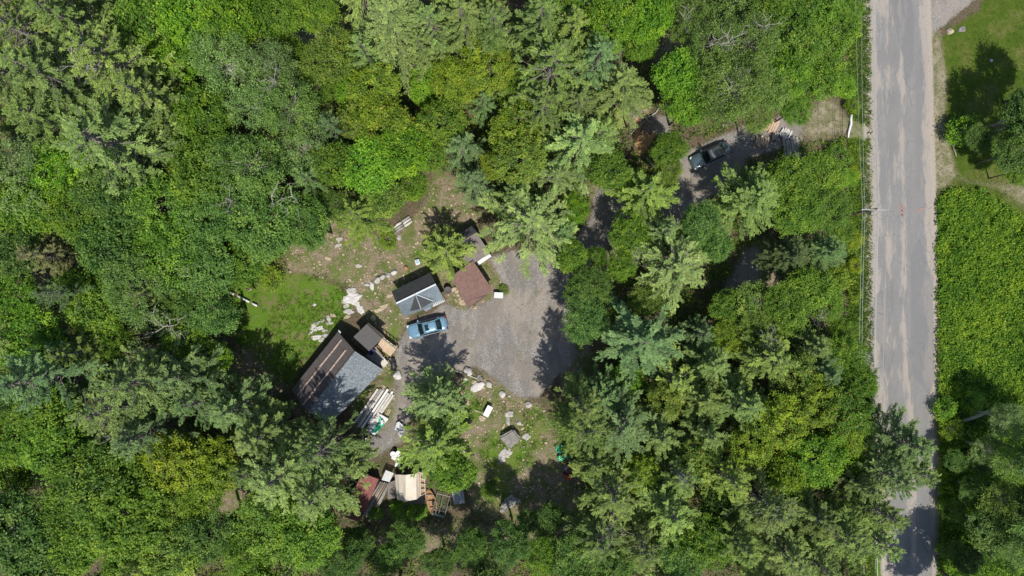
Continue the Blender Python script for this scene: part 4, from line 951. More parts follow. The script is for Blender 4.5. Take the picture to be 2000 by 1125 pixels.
# fire ring
fr = thing('fire_ring', 'round dark fire ring on the bare ground below the lumber', 'fire ring', P(705.5, 871, 0))
MB().lathe([(.26, .05), (.30, .28), (.42, .30), (.46, .24), (.46, 0)], 20).build('ring', m_black, fr, True)
MB().lathe([(0, .06), (.27, .06)], 16).build('ash_bed', mat_var('ash', (.16, .15, .145), .4, 8, .9), fr)
def bucket(px, py, r, h, mat, label, lid=None, cat='bucket'):
    t = thing('bucket', label, cat, P(px, py, 0)); t.location.z = 0.02
    MB().lathe([(0, .03), (r * .82, .03), (r * .82, 0), (r, h), (r * 1.08, h), (r * 1.08, h - .04)] if lid is None else [(r * .82, 0), (r, h), (r * 1.08, h), (r * 1.08, h - .04)], 16).build('body', mat, t, True)
    if lid: MB().lathe([(r * 1.08, h - .02), (r * 1.1, h + .03), (r * .9, h + .035), (r * .85, h + .01), (0, h + .015)], 16).build('lid', lid, t, True)
    return t
bucket(718, 857, .2, .38, m_white, 'white bucket between the fire ring and green sheet', m_white)
bucket(876, 567, .42, .8, m_black, 'dark barrel between the two sheds under the pine', m_dark2, 'barrel')
for px, py, l, mt in ((769, 885, 'white bucket, upper left of the white junk cluster', m_white), (779, 884, 'white lidded bucket, upper right of the white junk cluster', m_white), (772, 880, 'dark bucket topmost in the white junk cluster', m_black)):
    bucket(px, py, .3, .45, mt, l, mt if mt is m_white else None)
for px, py, sx, sy, l in ((775, 893, .95, .6, 'white plastic crate in the middle of the white junk cluster'), (778, 904, .5, .75, 'white box lowest in the white junk cluster'), (668, 903, .7, .35, 'white scrap panel left under the pine above the red roof'), (670, 921, .9, .6, 'pale scrap box beside the red roof\'s top left'),
                         (659, 957, 1.2, .8, 'pale flat panel leaning among trees left of the red roof')):
    t = thing('storage_box', l, 'box', P(px, py, .02), random.uniform(-.5, .5))
    MB().box((0, 0, .2), (sx, sy, .4)).build('body', m_white, t, bevel=.03); MB().box((0, 0, .42), (sx * 1.06, sy * 1.06, .06)).build('lid', m_white, t, bevel=.02)
t = thing('white_cabinet', 'white box with flat top in the grass beside the reddish-brown shed', 'box', P(974, 576.5, 0), math.radians(-2))
MB().box((0, 0, .35), (.95, .62, .7)).build('body', m_dark2, t); MB().box((0, 0, .73), (1.05, .68, .08)).build('lid', mat_var('soft_white_lid', (.66, .68, .67), .06, 3, .5), t, bevel=.02)
t = thing('white_table', 'bright white table standing on the brown ground right of the central tree', 'table', P(953.5, 801, 0), math.radians(-27))
MB().box((0, 0, .74), (.66, 1.28, .05)).build('tabletop', mat_var('bright_white', (.9, .9, .9), .03, 2, .4), t, bevel=.02)
for sx in (-1, 1):
    for sy in (-1, 1): MB().bar((sx * .27, sy * .55, .0), (sx * .27, sy * .55, .72), .04).build('leg', m_ridge, t)
single(MB().tube([P(926, 800, .12), P(944, 808, .35)], .035, 6), 'thin_pole', m_pale, 'thin pale pole leading from the tree to the white table', 'pole')
t = thing('white_cooler', 'small white and blue cooler on the grass above the metal-roofed shed', 'cooler', P(816, 512, .02), .3)
MB().box((0, 0, .2), (.5, .62, .4)).build('body', m_white, t, bevel=.04); MB().box((0, .02, .43), (.36, .4, .06)).build('lid', mat_var('light_blue_plastic', (.35, .55, .62), .1, 3, .4), t, bevel=.02)
single(MB().lathe([(.26, 0), (.30, .1), (.22, .34), (.1, .4), (0, .41)], 10), 'brown_pot', m_rust, 'small brown upturned pot near the white cooler', 'pot', loc=P(793, 524, .0))

# white plastic pipe
pp = thing('plastic_pipe', 'white plastic pipe in three lengths lying on the grass', 'pipe', P(475, 585, 0))
for a, b in (((446, 570), (457, 575)), ((464, 578), (487, 590)), ((492, 592), (502, 597.5))): MB().tube([P(*a, .3), P(*b, .3)], .11, 8).build('pipe_length', m_white, pp, True)
rooted(pp)
# pale log stack
ls = thing('log_stack', 'stack of pale split logs at the edge of the dirt clearing', 'log stack', P(778, 444, 0))
for i in range(3):
    for j in range(3):
        a = Vector(P(753 + i * 2.5 + j * 16, 456 + i * 4.5 - j * 11.5, .15 + .1 * (i == 1))); b = Vector(P(768 + i * 2.5 + j * 16, 445.5 + i * 4.5 - j * 11.5, .16 + .1 * (i == 1)))
        MB().tube([a, a.lerp(b, .5) + Vector((0, random.uniform(-.04, .04), 0)), b], random.uniform(.12, .17), 7).build('log', random.choice((m_pale, m_greyw, m_pale)), ls, True)
rooted(ls)
# sawn wood stacks by the dark car
for px, py, n, ang, wd, L, mt, l in ((1502, 245, 6, 65, .22, 1.5, m_ply, 'stack of reddish sawn slabs above and left of the dark planks'), (1485, 276, 6, 80, .2, 1.1, m_ply, 'small stack of orange-brown slabs right of the dark car'),
                                   (1530, 262, 5, 60, .2, 1.2, m_pale, 'pale scrap boards at the top of the dark plank stack'), (1541, 291, 6, 97, .26, 2.4, m_greyw, 'stack of blue-grey long planks left of the tan rutted patch'),
                                   (1512, 268, 4, 85, .18, 1.0, m_greyw, 'few grey slabs between the orange and pale stacks')):
    t = thing('plank_stack', l, 'plank stack', P(px, py, 0), math.radians(-ang + 90) if 0 else math.radians(ang), 'wood stacks near the dark car')
    for i in range(n):
        for z in range(2):
            MB().bar((-L / 2 + random.uniform(-.2, .2), (i - n / 2) * (wd + .05), .12 + z * .16), (L / 2 + random.uniform(-.2, .2), (i - n / 2) * (wd + .05) + random.uniform(-.04, .04), .12 + z * .16), wd, .12).build('plank', mt, t)
# lean-to box near orange sawdust
t = thing('wood_rack', 'small dark open wood rack beside the orange sawdust', 'rack', P(1264, 249, 0), math.radians(-20))
MB().box((0, 0, .5), (1.2, 1.5, .06)).build('shelf', m_greyw, t)
for sx in (-1, 1):
    for sy in (-1, 1): MB().bar((sx * .55, sy * .7, 0), (sx * .55, sy * .7, .9), .09).build('post', m_dark2, t)
    MB().bar((sx * .55, -.75, .9), (sx * .55, .75, .9), .09).build('rail', m_dark2, t)
for i in range(5): MB().tube([(-.5, -.5 + i * .25, .62), (.5, -.5 + i * .25, .62)], .1, 6).build('log', m_wood, t, True)
# fallen trunks
for a, b, r, mt, l in (((1262, 308), (1287, 343), .13, m_pale, 'pale fallen trunk below the orange sawdust'), ((1663, 224), (1657, 269), .16, m_white, 'white birch log lying under the wires by the rutted patch'),
                       ((1232, 262), (1290, 207), .07, m_pale, 'thin grey branch arching above the wood rack'), ((1178, 455), (1205, 500), .09, m_pale, 'white fallen birch stem right of the driveway bend'),
                       ((1920, 252), (1965, 234), .17, M['bark_pale'], 'broken pale trunk leaning over the lawn\'s dark trees'), ((1882, 821), (1938, 804), .2, M['bark_pale'], 'leaning grey birch trunk at the right meadow edge'),
                       ((1884, 842), (1903, 856), .18, M['bark_pale'], 'short grey trunk below the leaning birch trunk'), ((1860, 282), (1868, 305), .07, M['bark_pale'], 'thin white stick below the vivid green lawn shrub'),
                       ((210, 640), (255, 700), .16, M['bark'], 'long grey limb lying over the dark left gap'), ((268, 662), (345, 652), .12, M['bark'], 'grey limb crossing the dark left gap'), ((245, 690), (350, 670), .2, M['bark'], 'thick grey fallen trunk below the dark left gap')):
    z0, z1 = (.15, .2) if px < 3000 and r != .2 and r != .17 else (.6, 3.2)
    pts = limb_pts(P(*a, z0), P(*b, z1), .0, 5, .12); m_ = MB().tube(pts, [r, r * .95, r * .9, r * .8, r * .7, r * .5], 7)
    single(m_, 'fallen_trunk', mt, l, 'fallen trunk', 'fallen trunks and limbs', True)

# rusty red metal roof shed
rr = thing('red_metal_roof_shed', 'low shed with rusty red metal roof under the pine', 'shed', P(708, 972, 0))
zz = 2.0; r4 = [P(707, 924, zz), P(740, 936, zz), P(703, 1020, zz - .3), P(668, 1008, zz - .3)]
strips(r4, 5, 0, 'metal_sheet', m_red2, rr, t=.03, gap=.02, jit=.02)
for i in range(24):
    u = (i + .5) / 24; MB().bar(plane_pt(r4, u, .0, .04), plane_pt(r4, u, 1, .04), .035, .03).build('roof_rib', m_red2, rr)
MB().bar(plane_pt(r4, .03, .03, .07), plane_pt(r4, .35, .05, .07), .1, .05).build('pale_batten', m_white, rr)
walls(MB(), inset(r4, .35), -.1, [zz - .1, zz - .1, zz - .4, zz - .4]).build('wall', m_wall, rr); rooted(rr)
# slatted pallet
sp = thing('slatted_rack', 'white slatted rack above the grey pole pile', 'pallet', P(757, 929, 0))
s4 = [P(753.5, 918.5, 1.1), P(769, 924.5, 1.1), P(760.5, 941, 1.1), P(745.4, 937, 1.1)]
for i in range(10):
    v = .03 + .94 * i / 9; MB().bar(plane_pt(s4, 0, v), plane_pt(s4, 1, v), .085, .03).build('slat', m_white, sp)
for u in (0, 1): MB().bar(plane_pt(s4, u, 0, -.04), plane_pt(s4, u, 1, -.04), .08, .06).build('side_rail', m_dark2, sp)
for u in (0, 1):
    for v in (0, 1): p = plane_pt(s4, u, v); MB().bar((p.x, p.y, 0), p, .08).build('leg', m_dark2, sp)
rooted(sp)
# grey pole pile
gp = thing('pole_pile', 'pile of long grey weathered poles beside the red metal roof', 'pole pile', P(728, 975, 0))
for i in range(11):
    t_ = i / 10; a = V3(P(742 + 19 * t_, 940 + 4 * t_, .35 + .25 * (i % 2))); b = V3(P(702 + 26 * t_ + random.uniform(-4, 4), 1012 + random.uniform(-14, 6) + 3 * t_, .2 + .2 * (i % 2)))
    MB().tube([a, a.lerp(b, .5) + Vector((random.uniform(-.1, .1), 0, 0)), b], [.13, .12, .08], 6).build('pole', (m_pale, m_greyw, m_greyw, m_wood)[i % 4], gp, True)
rooted(gp)
# cream canopy
cc = thing('cream_canopy', 'cream faceted canopy over a wooden frame near the bottom', 'canopy', P(800, 952, 0))
xsT = [(771, 927, 1.5), (778, 927, 2.1), (792.3, 927.8, 2.75), (813.4, 924.8, 2.7), (818, 921, 2.3), (829, 926, 1.35)]
xsB = [(775.7, 976, 1.5), (781, 977, 2.1), (792.3, 979.5, 2.75), (813.4, 975.5, 2.7), (820, 970, 2.1), (830, 963, 1.3)]
for i in range(5):
    if i == 4: mt = m_ply
    else: mt = m_cream
    p = [P(*xsT[i]), P(*xsT[i + 1]), P(*xsB[i + 1]), P(*xsB[i])]
    nseg = 6; mb = MB()
    g = {}
    for a in range(3):
        for b in range(nseg + 1):
            q_ = plane_pt(p, a / 2, b / nseg, -.05 * math.sin(math.pi * b / nseg) * math.sin(math.pi * a / 2) + (random.uniform(-.015, .015) if 0 < b < nseg and a == 1 else 0)); g[a, b] = len(mb.v); mb.v.append(tuple(q_))
    for a in range(2):
        for b in range(nseg): mb.f.append((g[a, b], g[a, b + 1], g[a + 1, b + 1], g[a + 1, b])[::1])
    o = mb.build('canopy_panel' if i < 4 else 'wooden_side', mt, cc); md = o.modifiers.new('s', 'SOLIDIFY'); md.thickness = .02
for i in range(5): MB().bar(plane_pt([P(820, 922, 2.2), P(829, 928, 1.35), P(830, 963, 1.35), P(821, 968, 2.1)], 0, i / 4, .06), plane_pt([P(820, 922, 2.2), P(829, 928, 1.35), P(830, 963, 1.35), P(821, 968, 2.1)], 1.1, i / 4, .06), .09).build('rafter', m_pale, cc)
for u in (0, 1): MB().bar(P(821 + 8 * u, 922 + 5 * u, 2.3 - .85 * u), P(821.5 + 9 * u, 968 - 5 * u, 2.25 - .85 * u), .1).build('purlin', m_ply, cc)
for px, py in ((773, 929), (777, 974), (827, 928), (828, 962)): MB().bar(P(px, py, -.05), P(px, py, 1.4), .1).build('post', m_wood, cc)
MB().slab(order([V3(P(758, 943, .6)), V3(P(772, 938, .6)), V3(P(777, 972, .6)), V3(P(757, 975, .6))]), .06).build('plywood_floor', m_greyroof, cc)
MB().slab(order([V3(P(778, 976, .08)), V3(P(828, 964, .08)), V3(P(830, 985, .08)), V3(P(785, 988, .08))]), .06).build('dirt_mat', m_greyroof, cc)
rooted(cc)
# rusty canoe-like shell
cs = MB(); NS = 9
for i in range(NS):
    t_ = i / (NS - 1); c = V3(P(836 + 12 * t_ + 2 * math.sin(t_ * 3.1), 955 + 50 * t_, .08)); wd = .15 + .42 * math.sin(math.pi * min(1, t_ * .92 + .1)) ** .7
    for a, z in ((-1, .5), (-.8, .22), (-.3, .05), (.3, .05), (.8, .22), (1, .5)): cs.v.append((c.x + a * wd, c.y + .1 * a * wd, c.z + z))
for i in range(NS - 1):
    for j in range(5): a = i * 6 + j; cs.f.append((a, a + 1, a + 7, a + 6))
t = thing('old_boat', 'narrow rusty-tan boat hull right of the cream canopy', 'boat', (0, 0, 0))
o = cs.build('hull', m_rust, t, True); md = o.modifiers.new('s', 'SOLIDIFY'); md.thickness = .04
for i in (2, 4, 6): p = V3(P(836 + 12 * i / 8, 955 + 50 * i / 8, .4)); MB().bar(p - Vector((.5, 0, 0)), p + Vector((.5, 0, 0)), .16, .04).build('thwart', m_wood, t)
# dark trailer frame
tf = thing('trailer_frame', 'dark open trailer frame with teal rear bar in the shade', 'trailer', P(862, 983, 0), math.radians(-14 + 180))
for x_ in (-.75, 0, .75): MB().bar((x_, -1.2, .5), (x_, 1.2, .5), .09).build('beam', m_black, tf)
for i in range(6): MB().bar((-.8, -1.15 + i * .46, .52), (.8, -1.15 + i * .46, .52), .08).build('cross_bar', m_dark2 if i else m_greyw, tf)
MB().bar((-.75, 1.28, .5), (.75, 1.28, .5), .12).build('rear_bar', mat_var('pale_teal_paint', (.22, .42, .36), .1, 3, .6), tf)
for s in (-1, 1): MB().lathe([(.12, -.09), (.3, -.09), (.33, 0), (.3, .09), (.12, .09)], 14).build('wheel', m_black, tf, True)
for w_, s in zip([c for c in tf.children if c.name.startswith('wheel')], (-1, 1)): w_.location = (s * .95, 0, .33); w_.rotation_euler = (0, math.pi / 2, 0)
t = thing('grey_crate', 'weathered grey covered crate in the shade right of the trailer', 'crate', P(896, 967, 0), math.radians(8))
MB().box((0, 0, .35), (1.3, 1.5, .7)).build('body', m_wood, t)
for i in range(5): MB().box((-.52 + i * .265, 0, .73), (.25, 1.6, .05)).build('lid_board', mat_var('blue_grey_board', (.30, .31, .34), .3, 3, .8) if i == 0 else bpy.data.materials['blue_grey_board'], t)
# green, red and white yard items in the shade at the clearing's right side
def basket(px, py, r, mat, l, cat):
    t = thing('plastic_tub', l, cat, P(px, py, .05))
    MB().lathe([(0, .05), (r * .7, .05), (r * .75, .0), (r, .5), (r * 1.05, .5)], 16).build('bowl', mat, t, True)
    for k in range(6):
        a = k * math.pi / 3; MB().bar((0, 0, .52), (r * math.cos(a), r * math.sin(a), .52), .07, .05).build('spoke', m_green, t)
basket(1093, 875, .48, m_green, 'largest round green plastic tub in the shade', 'tub')
basket(1094, 893, .33, m_green, 'smaller green plastic tub below the largest green one', 'tub')
basket(1106, 890, .3, m_green, 'small green tub right of the other two, under the pine', 'tub')
m_rd = mat_var('red_plastic', (.55, .03, .02), .2, 3, .4, .5); m_mag = mat_var('maroon_plastic', (.28, .02, .06), .2, 3, .5)
for px, py, mt, r, l in ((1111, 930, m_rd, .38, 'red fuel can beside the pine, lowest of the coloured items'), (1111, 908, m_mag, .3, 'maroon plastic can just above the red one'), (1105, 913, mat_var('pale_blue_plastic', (.35, .5, .58), .1, 3, .4), .2, 'small pale blue jug beside the maroon can'), (1103, 925, m_mag, .24, 'small maroon item left of the red can')):
    t = thing('plastic_can', l, 'can', P(px, py, .02), random.random())
    MB().box((0, 0, .3), (r * 2, r * 1.5, .5)).build('body', mt, t, bevel=.08); MB().bar((-r * .5, 0, .62), (r * .5, 0, .62), .07).build('handle', mt, t); MB().lathe([(.07, .5), (.07, .64), (0, .64)], 8, (r * .7, 0, 0)).build('cap', m_black, t)
single(MB().tube([P(1088, 848, .5), P(1103, 840, .6)], .07, 6), 'white_pole', m_ridge, 'short white pole lying above the green tubs', 'pole')

# ------------------------------------------------------------------ rocks
RP = []
for s in range(7):
    bm = bmesh.new(); bmesh.ops.create_icosphere(bm, subdivisions=3, radius=1); random.seed(40 + s)
    pl = [(Vector((random.gauss(0, 1), random.gauss(0, 1), random.gauss(0, .8))).normalized(), random.uniform(.62, .92)) for _ in range(13)]
    for v in bm.verts:
        for n_, d_ in pl:
            k = v.co.dot(n_) - d_
            if k > 0: v.co -= n_ * k * .92
        v.co *= 1 + .05 * random.uniform(-1, 1)
    m = bpy.data.meshes.new('rock'); bm.to_mesh(m); bm.free(); RP.append(m)
LP = []
for s in range(6):
    random.seed(70 + s); mb = MB(); n = 15; outl = []
    for k in range(n):
        t_ = 2 * math.pi * k / n; r_ = random.uniform(.62, 1.12); outl.append((r_ * math.cos(t_), r_ * math.sin(t_)))
    mb.add([(x_ * 1.03, y_ * 1.03, -.8) for x_, y_ in outl] + [(x_, y_, random.uniform(.35, .8)) for x_, y_ in outl] + [(x_ * .72 + random.uniform(-.05, .05), y_ * .72, random.uniform(.7, 1.15)) for x_, y_ in outl] + [(x_ * .34, y_ * .34 + random.uniform(-.08, .08), random.uniform(.5, 1.2)) for x_, y_ in outl] + [(0, 0, .8)],
        [(l_ * n + k, l_ * n + (k + 1) % n, (l_ + 1) * n + (k + 1) % n, (l_ + 1) * n + k) for l_ in range(3) for k in range(n)] + [(3 * n + k, 3 * n + (k + 1) % n, 4 * n) for k in range(n)])
    m = bpy.data.meshes.new('ledge'); m.from_pydata(mb.v, [], mb.f); LP.append(m)
RPm = {}
def rock(px, py, rx, ry, ang, h, mt, label, grp='loose rocks'):
    flat = h < .36 and rx > 5
    s = random.randrange(6); key = (s, mt, flat)
    if key not in RPm: mm = (LP if flat else RP)[s].copy(); mm.materials.append(M[mt]); RPm[key] = mm
    o = bpy.data.objects.new('rock', RPm[key]); COL.objects.link(o); x, y, _ = P(px, py, h * .3)
    h = h * (.6 if h < .36 and rx > 5 else 1); o.location = (x, y, gz1(x, y) + h * .12); e_ = 1.3 if rx < 7 else 1.18; o.scale = (rx / S * e_, ry / S * e_, h); o.rotation_euler = (0, 0, math.radians(ang))
    return tag(o, label, 'rock', grp)
RK = '''775.5 732 8.5 9.5 0 .5 rock_white|white boulder just below the black tub
778 464 4.5 4.5 0 .3 rock|single pale stone below the log stack
769.5 531.5 5.5 5.5 0 .4 rock_white|rightmost round stone of the row above the metal-roofed shed
757.5 538 4.5 5 0 .35 rock|second stone from the right in the row above the shed
747.5 540 4.5 6 0 .4 rock|third stone from the right in the row above the shed
736.6 546.5 6.5 6.5 30 .45 rock|largest stone of the row above the shed
726 557 4 9 20 .3 rock_white|elongated white stone at the row's lower left end
715.5 555.5 5 3 0 .2 rock|flat small stone at the row's far left
688 582 17 11 15 .35 rock_white|broad white ledge at the right edge of the grass
686 568 11 6 10 .3 rock|pale ledge slab just above the broad white ledge
703 604 7 10 20 .3 rock_white|white slab below and right of the broad ledge
682 609 10 5 -5 .22 rock|flat pale slab below the broad ledge
678 619 6 3 20 .15 rock_tan|small flat stone under the flat pale slab
672 590 6 3 0 .15 rock|thin stone at the broad ledge's left tip
616 633 8 4 25 .18 rock|upper ledge slab in the striped outcrop by the long house
621 642 11 4 15 .2 rock_white|longest white slab in the striped outcrop by the house
642 622.5 4 6 10 .2 rock|upright pale stone on top of the striped outcrop
650 616.5 6 3 0 .15 rock_tan|tan slab at the striped outcrop's upper right
643 632 8 3 10 .15 rock|thin slab at the outcrop's right side
619 658.5 11 4.5 15 .2 rock_white|white slab at the outcrop's lower end
627 663 5 4 30 .15 rock|small stone at the outcrop's bottom tip
606 650 5 2.5 45 .12 rock|thin stone at the outcrop's left edge
634 646 6 2.5 10 .12 rock|narrow slab in the outcrop's middle right
628 627 7 3 20 .12 rock_white|upper middle slab of the striped outcrop
612 640 7 2.5 30 .12 rock_white|thin slab between the outcrop's two upper left slabs
636 656 6 3 20 .12 rock|short slab at the outcrop's lower right
676 598 7 4 30 .15 rock|pale slab between the broad ledge and the flat slab
694 592 8 5 -20 .2 rock_white|white slab touching the broad ledge's lower right
660 480 8 3 30 .12 rock|thin pale slab in the upper left dirt
640 505 6 3 -20 .12 rock_tan|tan slab in the dirt above the bright grass
700 520 6 3 15 .12 rock|pale slab in the middle of the upper dirt
747 601 13 5 35 .2 rock_tan|tan ledge streak left of the metal-roofed shed
760.5 578.5 7 3.2 35 .18 rock_tan|short tan streak touching the shed's left wall
728.6 620 5 6 0 .25 rock_tan|tan stone above the annex roof
738 607 6 3 10 .15 rock_tan|low tan stone at the lower end of the tan ledge
913.8 725.5 10 7.5 -25 .5 rock|large pale rock at the top of the rocky ground
936 738.5 6 5 0 .35 rock_grey|grey rock right below the large pale one
925.5 746.5 5 3.5 20 .25 rock_tan|small pinkish rock above the split slab
931.5 755.5 14 7.5 28 .4 rock_white|large split whitish slab in the rocky ground
954.5 751 4.5 5.5 20 .35 rock|pale stone right of the split slab
908.5 741 4 2.3 0 .15 rock_white|small white stone left of the pinkish rock
981 771 5.5 6 20 .4 rock_white|whitish boulder alone in the weeds
994.7 774 2.4 2.2 0 .15 rock|tiny pale stone right of the lone boulder
1032 791 7 6 0 .4 rock|pale boulder at the edge of the tree shadow
995 809 8 6 0 .35 rock|pale rock above the chain of stones
992 823 3.5 8 5 .25 rock|stone of the short chain above the huge boulder
983 833 2.2 5 -25 .2 rock_tan|thin tan stone up and left of the huge boulder
1013.5 826 4.5 4.5 0 .25 rock|pale stone above the huge boulder's right shoulder
1020 836.5 4 3 20 .2 rock_tan|tan stone between two pale ones right of the huge boulder
1029 853 8 6 0 .3 rock|pale rock right beside the huge boulder
988 886 12 8 35 .35 rock|large pale rock cluster piece below the huge boulder
979 895 8 8 0 .35 rock|lower left pale rock below the huge boulder
886 563.5 5 5.5 0 .35 rock_tan|topmost tan edging stone left of the reddish-brown shed
891.5 569 4 4.5 0 .3 rock_tan|second tan edging stone left of the reddish-brown shed
894.5 576 3.3 3.3 0 .28 rock_tan|third, smallest edging stone left of the reddish-brown shed
897.5 583 4 4.2 0 .3 rock_tan|fourth edging stone left of the reddish-brown shed
903 591 6 5.5 -20 .35 rock_tan|lowest, largest edging stone left of the reddish-brown shed
927 600.5 4.6 3.6 0 .3 rock_tan|ochre stone in grass below the reddish-brown shed
486 564 4.5 4 0 .3 rock_tan|tan stone just above the white pipe
614 595.5 3.5 2.5 20 .15 rock_white|small white stone alone in the bright grass
1855 62 7 5.5 0 .4 rock_tan|rusty brown stone on the lawn at the top right
1879 57 6 5 0 .35 rock_grey|grey stone beside the rusty brown one on the lawn
1936 118 3 2.5 0 .12 rock|small pale stone in the middle of the lawn
898 778 6 4 -30 .25 rock|pale stone at the foot of the timber rail
912 787 4.5 5 0 .25 rock_tan|pinkish stone below the timber rail
663 467 6 3.5 20 .2 rock|pale stone under the fuzzy tree left of the log stack
1415 245 5 5 0 .3 rock_grey|grey stone up and right of the dark car
1448 268 7 4 -20 .2 rock|pale rubble right of the dark car
942 817 6 5 0 .2 rock_tan|pinkish stone left below the white table
800 765 2.5 2 0 .12 rock|small stone on the gravel below the sedan's shadow'''
random.seed(5)
for ln in RK.split('\n'):
    a, l = ln.split('|'); a = a.split(); rock(*[float(k) for k in a[:6]], a[6], l)
# the big squarish boulder
bm = bmesh.new(); bmesh.ops.create_cube(bm, size=2); bmesh.ops.bevel(bm, geom=bm.edges[:], offset=.22, segments=2, affect='EDGES')
bmesh.ops.subdivide_edges(bm, edges=bm.edges[:], cuts=3, use_grid_fill=True)
for v in bm.verts:
    k = fbm(np.array(v.co.x * 1.3 + 5), np.array(v.co.y * 1.3 + v.co.z + 5), 4); v.co *= .9 + .22 * float(k); v.co.z += .25 * v.co.x * (v.co.z > 0) ; v.co.y *= 1 - .12 * v.co.x
m = bpy.data.meshes.new('boulder'); bm.to_mesh(m); bm.free(); m.materials.append(M['rock_grey'])
o = bpy.data.objects.new('boulder', m); COL.objects.link(o); o.location = P(998, 855, .4); o.scale = (.95, .82, .55); o.rotation_euler = (0, 0, math.radians(38))
tag(o, 'huge squarish grey boulder at the right side of the rocky ground', 'boulder')
# many small unnamed stones on bare ground
x, y = scatter(2600, lambda x, y, R: (R['dirt'] > .5) & (R['gravel'] < .5), -30, 8, -26, 12)
mb = MB()
for i in range(len(x)):
    r = random.uniform(.06, .2); a = random.random() * 6; n = 5; zz_ = gz1(x[i], y[i])
    b = [(x[i] + r * math.cos(a + k * 1.257) * random.uniform(.6, 1.3), y[i] + r * math.sin(a + k * 1.257) * random.uniform(.6, 1.3)) for k in range(n)]
    mb.add([(p[0], p[1], zz_ - .05) for p in b] + [(x[i] + (p[0] - x[i]) * .6, y[i] + (p[1] - y[i]) * .6, zz_ + r * .6) for p in b], [tuple(range(5, 10))] + [(k, (k + 1) % 5, (k + 1) % 5 + 5, k + 5) for k in range(5)])
tag(mb.build('small_stones', M['rock_tan']), 'small pale stones strewn on the bare ground', 'stones', None, 'stuff')

